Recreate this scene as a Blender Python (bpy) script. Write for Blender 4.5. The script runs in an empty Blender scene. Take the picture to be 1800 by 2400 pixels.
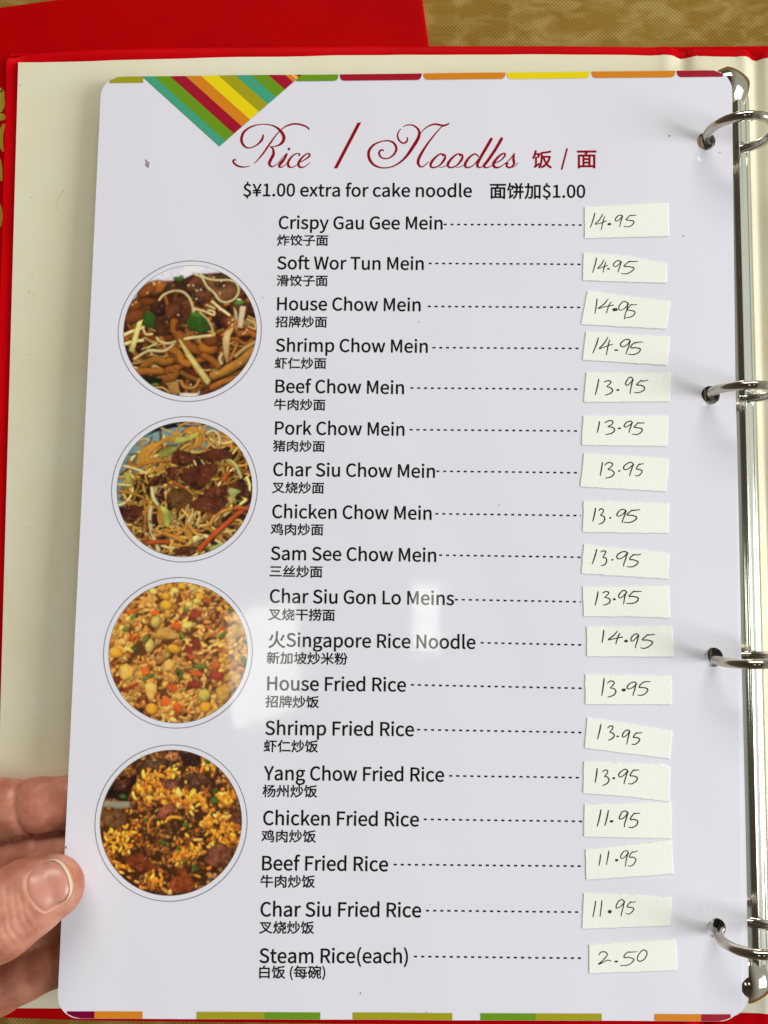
import bpy, bmesh, math
import numpy as np
from mathutils import Vector, Matrix, geometry

# ------------------------------------------------------------------ camera, light
# Everything is in metres.  The photograph was solved for a 27 mm-equivalent phone lens held
# about 24 cm above an open A4 ring binder; the world's z axis is the normal of the binder board.
FPX = 1803.0                       # focal length in photograph pixels (1800 x 2400)
def ray(x, y): return np.array([(x-900)/FPX, (y-1200)/FPX, 1.0])
CT = [ray(45,147)*.25361*1.01, ray(1590,132)*.250*1.01, ray(1630,2371)*.2355*1.01, ray(-16,2361)*.23734*1.01]
_n = np.cross(CT[1]-CT[0], CT[3]-CT[0]); _n /= np.linalg.norm(_n)
EZ = -_n
EX = CT[1]-CT[0]; EX -= EZ*(EX@EZ); EX /= np.linalg.norm(EX)
EY = np.cross(EZ, EX)
ORG = sum(CT)/4
MW = np.array([EX, EY, EZ])        # camera space -> world
CAM = MW@(-ORG)
def cam2w(p): return MW@(np.asarray(p)-ORG)
def on_z(px, py, z=0.0):           # point of the horizontal plane at height z seen at a photograph pixel
    d = MW@ray(px, py); t = (z-CAM[2])/d[2]
    return CAM+d*t

scene = bpy.context.scene
col = scene.collection
cam = bpy.data.cameras.new('camera'); cam.sensor_fit = 'VERTICAL'; cam.sensor_height = 36
cam.lens = FPX/2400*36; cam.clip_start = .01; cam.clip_end = 50
co = bpy.data.objects.new('camera', cam); col.objects.link(co)
rm = Matrix([list(MW@np.array(v)) for v in ((1,0,0),(0,-1,0),(0,0,-1))]).transposed()
co.matrix_world = Matrix.Translation(Vector(CAM)) @ rm.to_4x4()
scene.camera = co

w = bpy.data.worlds.new("World"); scene.world = w; w.use_nodes = True
nt = w.node_tree; bg = nt.nodes['Background']
geo = nt.nodes.new('ShaderNodeTexCoord'); sep = nt.nodes.new('ShaderNodeSeparateXYZ')
rmp = nt.nodes.new('ShaderNodeValToRGB')
nt.links.new(geo.outputs['Generated'], sep.inputs[0]); nt.links.new(sep.outputs[2], rmp.inputs[0])
rmp.color_ramp.elements[0].position = 0.0; rmp.color_ramp.elements[0].color = (.26,.22,.18,1)
rmp.color_ramp.elements[0].position = .05; rmp.color_ramp.elements[1].position = .95; rmp.color_ramp.elements[1].color = (.105,.080,.058,1)
rmx = nt.nodes.new('ShaderNodeValToRGB'); nt.links.new(sep.outputs[0], rmx.inputs[0])   # the window side of the room
rmx.color_ramp.elements[0].position = .18; rmx.color_ramp.elements[0].color = (0,0,0,1)
rmx.color_ramp.elements[1].position = .62; rmx.color_ramp.elements[1].color = (1,1,1,1)
mixw = nt.nodes.new('ShaderNodeMix'); mixw.data_type = 'RGBA'; mixw.inputs[7].default_value = (1.2,1.24,1.12,1)
nt.links.new(rmx.outputs[0], mixw.inputs[0]); nt.links.new(rmp.outputs[0], mixw.inputs[6])
nt.links.new(mixw.outputs[2], bg.inputs['Color']); bg.inputs['Strength'].default_value = 0.5

def area(name, loc, target, sx, sy, power, color, roll=0.0, shape='RECTANGLE', spread=180):
    l = bpy.data.lights.new(name, 'AREA'); l.shape = shape; l.size = sx
    if shape in ('RECTANGLE', 'ELLIPSE'): l.size_y = sy
    l.energy = power; l.color = color; l.spread = math.radians(spread)
    o = bpy.data.objects.new(name, l); col.objects.link(o)
    d = Vector(target)-Vector(loc)
    o.location = loc
    o.rotation_euler = (d.to_track_quat('-Z', 'Y') @ Matrix.Rotation(roll, 3, 'Z').to_quaternion()).to_euler()
    return o
# daylight from the window to the right of the table, the warm lamps of the dining room, and the two
# strips of a high window whose reflections lie on the laminated page
area('window_light', (1.75,-.35,.95), (0,0,0), .9, 1.0, 34, (.95,.955,1.0))
area('ceiling_lamp', (.1,2.7,1.8), (0,0,0), 2.0, 1.0, 62, (1.0,.975,.93))
for x, y, z in [(.42,2.3,1.9), (-.1,2.5,1.9), (.95,1.9,1.6)]:
    area('downlight', (x,y,z), (0,0,0), .12, .12, .7, (1.0,.9,.62), shape='DISK')
area('high_window_strip', (.135,-.12,1.6), (.135,-.12,0), .085, .17, .26, (.99,1.0,.86))
area('high_window_pane', (-.245,-.19,1.6), (-.245,-.19,0), .115, .27, .46, (.99,1.0,.86), roll=.12)

scene.view_settings.view_transform = 'Standard'; scene.view_settings.look = 'None'
scene.view_settings.gamma = 1.0; scene.view_settings.exposure = 0.03
scene.view_settings.use_curve_mapping = False

# ------------------------------------------------------------------ helpers
def lin(c):
    c = np.asarray(c, float)/255
    return np.where(c <= .04045, c/12.92, ((c+.055)/1.055)**2.4)
def mat(name, color, rough=.5, metal=0.0, coat=0.0, coat_rough=.05, spec=.5, bump=None, vary=None, sss=0.0, attr=None):
    m = bpy.data.materials.new(name); m.use_nodes = True; n = m.node_tree; b = n.nodes['Principled BSDF']
    b.inputs['Base Color'].default_value = (*color, 1); b.inputs['Roughness'].default_value = rough
    b.inputs['Metallic'].default_value = metal; b.inputs['Coat Weight'].default_value = coat
    b.inputs['Coat Roughness'].default_value = coat_rough; b.inputs['Specular IOR Level'].default_value = spec
    if sss:
        b.inputs['Subsurface Weight'].default_value = sss
        b.inputs['Subsurface Radius'].default_value = (1,.32,.16); b.inputs['Subsurface Scale'].default_value = .004
    tc = n.nodes.new('ShaderNodeTexCoord')
    if attr:
        a = n.nodes.new('ShaderNodeAttribute'); a.attribute_name = attr
        n.links.new(a.outputs['Color'], b.inputs['Base Color'])
    if vary:                        # (scale, second colour, ramp low, ramp high)
        t = n.nodes.new('ShaderNodeTexNoise'); t.inputs['Scale'].default_value = vary[0]; t.inputs['Detail'].default_value = 6
        r = n.nodes.new('ShaderNodeValToRGB'); r.color_ramp.elements[0].position = vary[2]; r.color_ramp.elements[1].position = vary[3]
        r.color_ramp.elements[0].color = (*color, 1); r.color_ramp.elements[1].color = (*vary[1], 1)
        n.links.new(tc.outputs['Object'], t.inputs['Vector']); n.links.new(t.outputs['Fac'], r.inputs[0])
        n.links.new(r.outputs[0], b.inputs['Base Color'])
    if bump:                        # (scale, strength, distance)
        t = n.nodes.new('ShaderNodeTexNoise'); t.inputs['Scale'].default_value = bump[0]; t.inputs['Detail'].default_value = 4
        bp = n.nodes.new('ShaderNodeBump'); bp.inputs['Strength'].default_value = bump[1]; bp.inputs['Distance'].default_value = bump[2]
        n.links.new(tc.outputs['Object'], t.inputs['Vector']); n.links.new(t.outputs['Fac'], bp.inputs['Height'])
        n.links.new(bp.outputs['Normal'], b.inputs['Normal'])
        if coat: n.links.new(bp.outputs['Normal'], b.inputs['Coat Normal'])
    return m
def link(name, me, m=None, parent=None, smooth=True):
    o = bpy.data.objects.new(name, me); col.objects.link(o)
    if m is not None and not me.materials: me.materials.append(m)
    if smooth and len(me.polygons): me.polygons.foreach_set('use_smooth', [True]*len(me.polygons))
    if parent is not None:
        o.parent = parent
        if parent.name in WORLD_KIDS: o.matrix_parent_inverse = Matrix.Translation(-parent.location)
    return o
WORLD_KIDS = set()
def mesh(name, verts, faces, m=None, parent=None, smooth=True):
    me = bpy.data.meshes.new(name); me.from_pydata([tuple(map(float, v)) for v in verts], [], [tuple(map(int, f)) for f in faces]); me.update()
    return link(name, me, m, parent, smooth)
def tag(o, label=None, cat=None, group=None, kind=None):
    if label: o['label'] = label
    if cat: o['category'] = cat
    if group: o['group'] = group
    if kind: o['kind'] = kind
    return o
def empty(name, loc, label, cat, group=None):
    o = bpy.data.objects.new(name, None); col.objects.link(o); o.location = tuple(map(float, loc)); o.empty_display_size = .01
    if label: WORLD_KIDS.add(o.name)
    return tag(o, label, cat, group)

# ------------------------------------------------------------------ the laminated page's surface
PW, PH = .2006, .289
PC = [cam2w(ray(x, y)*z) for (x, y), z in zip([(238,180),(1715.5,164),(1740,2394),(133,2387)], (.24875,.24132,.22644,.22355))]
def bil(u, v):
    u = np.asarray(u, float)[..., None]; v = np.asarray(v, float)[..., None]
    return PC[0]*(1-u)*(1-v)+PC[1]*u*(1-v)+PC[2]*u*v+PC[3]*(1-u)*v
PN = np.cross(PC[3]-PC[0], PC[1]-PC[0]); PN /= np.linalg.norm(PN)
if PN[2] < 0: PN = -PN
def from_px(pts):                  # photograph pixels -> (x, y) in metres on the sheet, x right, y down
    pts = np.atleast_2d(np.asarray(pts, float)); D_ = np.c_[(pts[:,0]-900)/FPX, (pts[:,1]-1200)/FPX, np.ones(len(pts))]@MW.T
    A_ = np.cross(D_, [0,1,0]); A_ /= np.linalg.norm(A_, axis=1)[:,None]; B_ = np.cross(D_, A_); B_ /= np.linalg.norm(B_, axis=1)[:,None]
    u = np.full(len(pts), .5); v = u.copy(); dot = lambda p, q: (p*q).sum(1)
    for _ in range(7):
        p = bil(u, v)-CAM; du = (bil(u+1e-4, v)-bil(u, v))/1e-4; dv = (bil(u, v+1e-4)-bil(u, v))/1e-4
        f, g = dot(p, A_), dot(p, B_); a, b, c, d = dot(du, A_), dot(dv, A_), dot(du, B_), dot(dv, B_); det = a*d-b*c
        u = u-(f*d-b*g)/det; v = v-(a*g-c*f)/det
    return np.c_[u*PW, v*PH]
def px2page(px, py): return from_px([(px, py)])[0]
HOLES = [px2page(*p) for p in ((1656.2,329.7),(1666,925.8),(1673.6,1540.4),(1679.7,2176.6))]
HR = .0029
def relief(x, y):                  # the film is not perfectly flat: it dimples where the rings pull at it
    z = 7e-5*np.sin(x*88+y*31+.7)*np.sin(y*57-x*19) + 4e-5*np.sin(x*170-y*60)
    for hx, hy in HOLES:
        r2 = ((x-hx)**2+(y-hy)**2)
        z = z - .00035*np.exp(-r2/.0095**2) + .00025*np.exp(-((x-hx+.012)**2/.014**2+(y-hy+.008)**2/.008**2))
    return z
def S(x, y, h=0.0):                # sheet coordinates (+ height above the sheet) -> world
    x = np.asarray(x, float); y = np.asarray(y, float)
    return bil(x/PW, y/PH)+((relief(x, y)+h)[..., None])*PN

MW_SHEET = mat('laminated_white', (.785,.785,.855), rough=.30, coat=1.0, coat_rough=.055, spec=0.0, bump=(900,.04,.00004))
n_ = MW_SHEET.node_tree; b_ = n_.nodes['Principled BSDF']      # faint rubbing and waviness of the film
tc_ = n_.nodes.new('ShaderNodeTexCoord'); t_ = n_.nodes.new('ShaderNodeTexNoise'); t_.inputs['Scale'].default_value = 90; t_.inputs['Detail'].default_value = 8
r_ = n_.nodes.new('ShaderNodeMapRange'); r_.inputs['From Min'].default_value = .35; r_.inputs['From Max'].default_value = .7
r_.inputs['To Min'].default_value = .035; r_.inputs['To Max'].default_value = .11
n_.links.new(tc_.outputs['Object'], t_.inputs['Vector']); n_.links.new(t_.outputs['Fac'], r_.inputs['Value']); n_.links.new(r_.outputs[0], b_.inputs['Coat Roughness'])
t2_ = n_.nodes.new('ShaderNodeTexNoise'); t2_.inputs['Scale'].default_value = 110; t2_.inputs['Detail'].default_value = 3
bp_ = n_.nodes.new('ShaderNodeBump'); bp_.inputs['Strength'].default_value = .08; bp_.inputs['Distance'].default_value = .0002
n_.links.new(tc_.outputs['Object'], t2_.inputs['Vector']); n_.links.new(t2_.outputs['Fac'], bp_.inputs['Height']); n_.links.new(bp_.outputs[0], b_.inputs['Coat Normal'])
M_INK = mat('black_print', (.008,.008,.009), rough=.35, coat=1.0, coat_rough=.055, spec=0.0)
M_CRIM = mat('crimson_print', (.30,.003,.012), rough=.3, coat=1.0, coat_rough=.055, spec=0.0)
def pm(name, rgb): 
    return mat(name, tuple(np.minimum(lin(rgb)*1.22, .85)), rough=.3, coat=1.0, coat_rough=.055, spec=0.0)
PR = {'teal': pm('teal_print',(62,150,118)), 'green': pm('green_print',(98,140,28)), 'crimson': pm('crimson_band_print',(150,22,42)),
      'orange': pm('orange_print',(198,122,30)), 'yellow': pm('yellow_print',(236,196,22)), 'olive': pm('olive_print',(150,146,28)),
      'purple': pm('purple_print',(112,0,50))}

def rounded_rect(w_, h_, r, n=8, step=0):
    P = []
    for cx, cy, a0 in ((w_-r,r,-90),(w_-r,h_-r,0),(r,h_-r,90),(r,r,180)):
        for k in range(n+1):
            a = math.radians(a0+90*k/n); P.append((cx+r*math.cos(a), cy+r*math.sin(a)))
    if not step: return P
    out = []                           # even points along the straight sides too
    for a, b in zip(P, P[1:]+P[:1]):
        m_ = max(1, round(math.dist(a, b)/step)); out += [(a[0]+(b[0]-a[0])*k/m_, a[1]+(b[1]-a[1])*k/m_) for k in range(m_)]
    return out
def circle(cx, cy, r, n=28): return [(cx+r*math.cos(2*math.pi*k/n), cy+r*math.sin(2*math.pi*k/n)) for k in range(n)]
def sheet_mesh(outline, holes, step):
    pts = [Vector(p) for p in outline]; edges = []
    n = len(pts); edges += [(i,(i+1)%n) for i in range(n)]
    for hcs in holes:
        s = len(pts); pts += [Vector(p) for p in hcs]; m_ = len(hcs); edges += [(s+i, s+(i+1)%m_) for i in range(m_)]
    ol = np.array(outline); x0, y0 = ol.min(0); x1, y1 = ol.max(0)
    hc = [(np.mean([p[0] for p in h]), np.mean([p[1] for p in h]), max(math.dist(h[0], h[len(h)//2])/2, 0)) for h in holes]
    for gx in np.arange(x0+step*.6, x1-step*.4, step):
        for gy in np.arange(y0+step*.6, y1-step*.4, step):
            if min([math.hypot(gx-a, gy-b)-c for a, b, c in hc]+[1]) > step*.25 and min(np.hypot(ol[:,0]-gx, ol[:,1]-gy)) > step*.3:
                cd = [max(x0+.0065-gx, gx-x1+.0065, 0), max(y0+.0065-gy, gy-y1+.0065, 0)]
                if math.hypot(*cd) < .0058: pts.append(Vector((gx, gy)))
    for a, b, c in hc:
        for rr in (1.35, 1.8, 2.5, 3.4):
            pts += [Vector(p) for p in circle(a, b, c*rr, 22) if p[0] < x1-.0004]
    V, E, F, *_ = geometry.delaunay_2d_cdt(pts, edges, [], 0, 1e-7)
    V = np.array([tuple(v) for v in V]); out = []
    for f in F:
        c = V[list(f)].mean(0)
        if any(math.hypot(c[0]-a, c[1]-b) < r*.985 for a, b, r in hc): continue
        out.append(list(f))
    return V, out
def solid_sheet(name, V, F, surf, thick, m, parent=None):
    n = len(V); top = surf(V[:,0], V[:,1], 0.0); bot = surf(V[:,0], V[:,1], -thick)
    F2 = []; cnt = {}
    for f in F:
        a, b, c = V[f[0]], V[f[1]], V[f[2]]
        if (b[0]-a[0])*(c[1]-a[1])-(b[1]-a[1])*(c[0]-a[0]) > 0: f = f[::-1]
        F2.append(f)
        for i in range(len(f)): cnt[(f[i], f[(i+1)%len(f)])] = 1
    faces = [tuple(f) for f in F2]+[tuple(i+n for i in f[::-1]) for f in F2]
    ne = 0; verts = list(top)+list(bot)
    for (i, j) in list(cnt):
        if (j, i) not in cnt:
            k = len(verts); verts += [top[i], top[j], bot[j], bot[i]]; faces.append((k+1, k, k+3, k+2))
    return mesh(name, verts, faces, m, parent)

# ------------------------------------------------------------------ lettering from outlines kept in this script
GL = {}
def load_glyphs(nums):            # code point, advance, loops, then each loop's length and its steps (600 to the em)
    i = 0
    while i < len(nums):
        ch, adv, nl = chr(nums[i]), nums[i+1], nums[i+2]; i += 3; loops = []
        for _ in range(nl):
            n = nums[i]; i += 1; x = y = 0; l = []
            for k in range(n): x += nums[i+2*k]; y += nums[i+2*k+1]; l.append((x/600, y/600))
            i += 2*n; loops.append(l)
        GL[ch] = (adv/600, loops)
def area2(l): return sum(l[i-1][0]*l[i][1]-l[i][0]*l[i-1][1] for i in range(len(l)))
def inside(p, l):
    c = False
    for i in range(len(l)):
        (x1, y1), (x2, y2) = l[i-1], l[i]
        if (y1 > p[1]) != (y2 > p[1]) and p[0] < (x2-x1)*(p[1]-y1)/(y2-y1)+x1: c = not c
    return c
TRI = {}
BOLD = .0135                        # the print has spread a little: every outline is let out by this part of the em
def fatten(l, holes_in, BOLD=BOLD):
    n = len(l); out = []; sg = 1 if area2(l) > 0 else -1
    if holes_in: sg = -sg
    for i in range(n):
        (ax, ay), (bx_, by), (cx, cy) = l[i-1], l[i], l[(i+1)%n]
        ux, uy = bx_-ax, by-ay; vx, vy = cx-bx_, cy-by; lu = math.hypot(ux, uy) or 1; lv = math.hypot(vx, vy) or 1
        n1 = (uy/lu, -ux/lu); n2 = (vy/lv, -vx/lv); mx_, my_ = n1[0]+n2[0], n1[1]+n2[1]; q = max(.6, (mx_*mx_+my_*my_)/2)
        out.append((bx_+sg*BOLD*mx_/q, by+sg*BOLD*my_/q))
    return out
def tri(ch):
    if ch in TRI: return TRI[ch]
    loops = [l for l in GL[ch][1] if len(l) > 2]; depth = [sum(inside(l[0], m_) for m_ in loops if m_ is not l) for l in loops]
    sg = [1 if area2(l) > 0 else -1 for l in loops]; outer = sg[max(range(len(loops)), key=lambda k: abs(area2(loops[k])))]
    wt = BOLD if ord(ch) < 256 else .016
    loops = [fatten(l, s_ != outer, wt) for l, s_ in zip(loops, sg)]
    pts, E = [], []
    for l in loops:
        s0 = len(pts); n = len(l); pts += [Vector(p) for p in l]; E += [(s0+i, s0+(i+1)%n) for i in range(n)]
    V, _e, T, *_ = geometry.delaunay_2d_cdt(pts, E, [], 1, 1e-6); V = [tuple(v) for v in V]; F = []
    for f in T:
        c = (sum(V[i][0] for i in f)/len(f), sum(V[i][1] for i in f)/len(f))
        if sum(s_*outer for l, s_ in zip(loops, sg) if inside(c, l)) > 0: F.append(tuple(f))
    TRI[ch] = (V, F); return TRI[ch]
def text_polys(s, size=1.0):
    V, F, x = [], [], 0.0
    for ch in s:
        if ch == ' ': x += .224; continue
        v, f = tri(ch); b = len(V); V += [(x+p[0], p[1]) for p in v]; F += [tuple(b+i for i in q) for q in f]; x += GL[ch][0]
    return np.array(V), F
def orient(P, F):                   # sheet coordinates have y down: keep every face looking up
    out = []
    for f in F:
        a, b, c = P[f[0]], P[f[1]], P[f[2]]
        out.append(f[::-1] if (b[0]-a[0])*(c[1]-a[1])-(b[1]-a[1])*(c[0]-a[0]) > 0 else f)
    return out
def flat_on_sheet(name, P, F, m, parent, h):
    P = np.asarray(P, float); return mesh(name, S(P[:,0], P[:,1], h), orient(P, F), m, parent)
def write(name, s, left, right, m, parent, h=6e-5, ybase=0.0):
    """lettering between two baseline points of the sheet (ink start, ink end); the size follows from them"""
    V, F = text_polys(s); a, b = px2page(*left), px2page(*right)
    x0, x1 = V[:,0].min(), V[:,0].max(); ex = (b-a)/(x1-x0); ey = np.array([ex[1], -ex[0]])
    return ex, V, F, a, ey, x0
def put_text(name, s, left, right, m, parent, h=6e-5, ysc=1.0, yoff=0.0):
    ex, V, F, a, ey, x0 = write(name, s, left, right, m, parent, h)
    P = a + (V[:,:1]-x0)*ex + (V[:,1:]+yoff)*ey*ysc
    return flat_on_sheet(name, P, F, m, parent, h)
def catmull(pts, n=7):
    p = np.array([pts[0]]+list(pts)+[pts[-1]], float); out = []
    for i in range(1, len(p)-2):
        for k in range(n):
            t = k/n; a, b, c, d = p[i-1], p[i], p[i+1], p[i+2]
            out.append(.5*((2*b)+(-a+c)*t+(2*a-5*b+4*c-d)*t*t+(-a+3*b-3*c+d)*t**3))
    out.append(p[-2]); return np.array(out)
def ribbon(pts, wscale=1.0, cap=True):   # (x, y, width) list -> polygon strip with tapered ends
    q = catmull(pts); xy = q[:,:2]; wd = np.maximum(q[:,2], .5)*wscale/2
    t = np.gradient(xy, axis=0); t /= np.linalg.norm(t, axis=1)[:,None]+1e-12; nn = np.c_[-t[:,1], t[:,0]]
    L = xy+nn*wd[:,None]; R = xy-nn*wd[:,None]; V = list(L)+list(R); n = len(xy)
    F = [(i, i+1, n+i+1, n+i) for i in range(n-1)]
    for e, sg in ((0,-1),(n-1,1)):       # round ends
        c = len(V); V.append(xy[e]+t[e]*sg*wd[e]*.8); F.append((e, n+e, c))
    return np.array(V), F
def strokes_on_sheet(name, strokes, tf, m, parent, h, wscale=1.0):
    V, F = [], []
    for s in strokes:
        v, f = ribbon(s, wscale); b = len(V); V += [tuple(p) for p in v]; F += [tuple(b+i for i in q) for q in f]
    P = from_px([tf(*p) for p in V]); F = orient(P, F)
    return mesh(name, S(P[:,0], P[:,1], h), F, m, parent)

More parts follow.
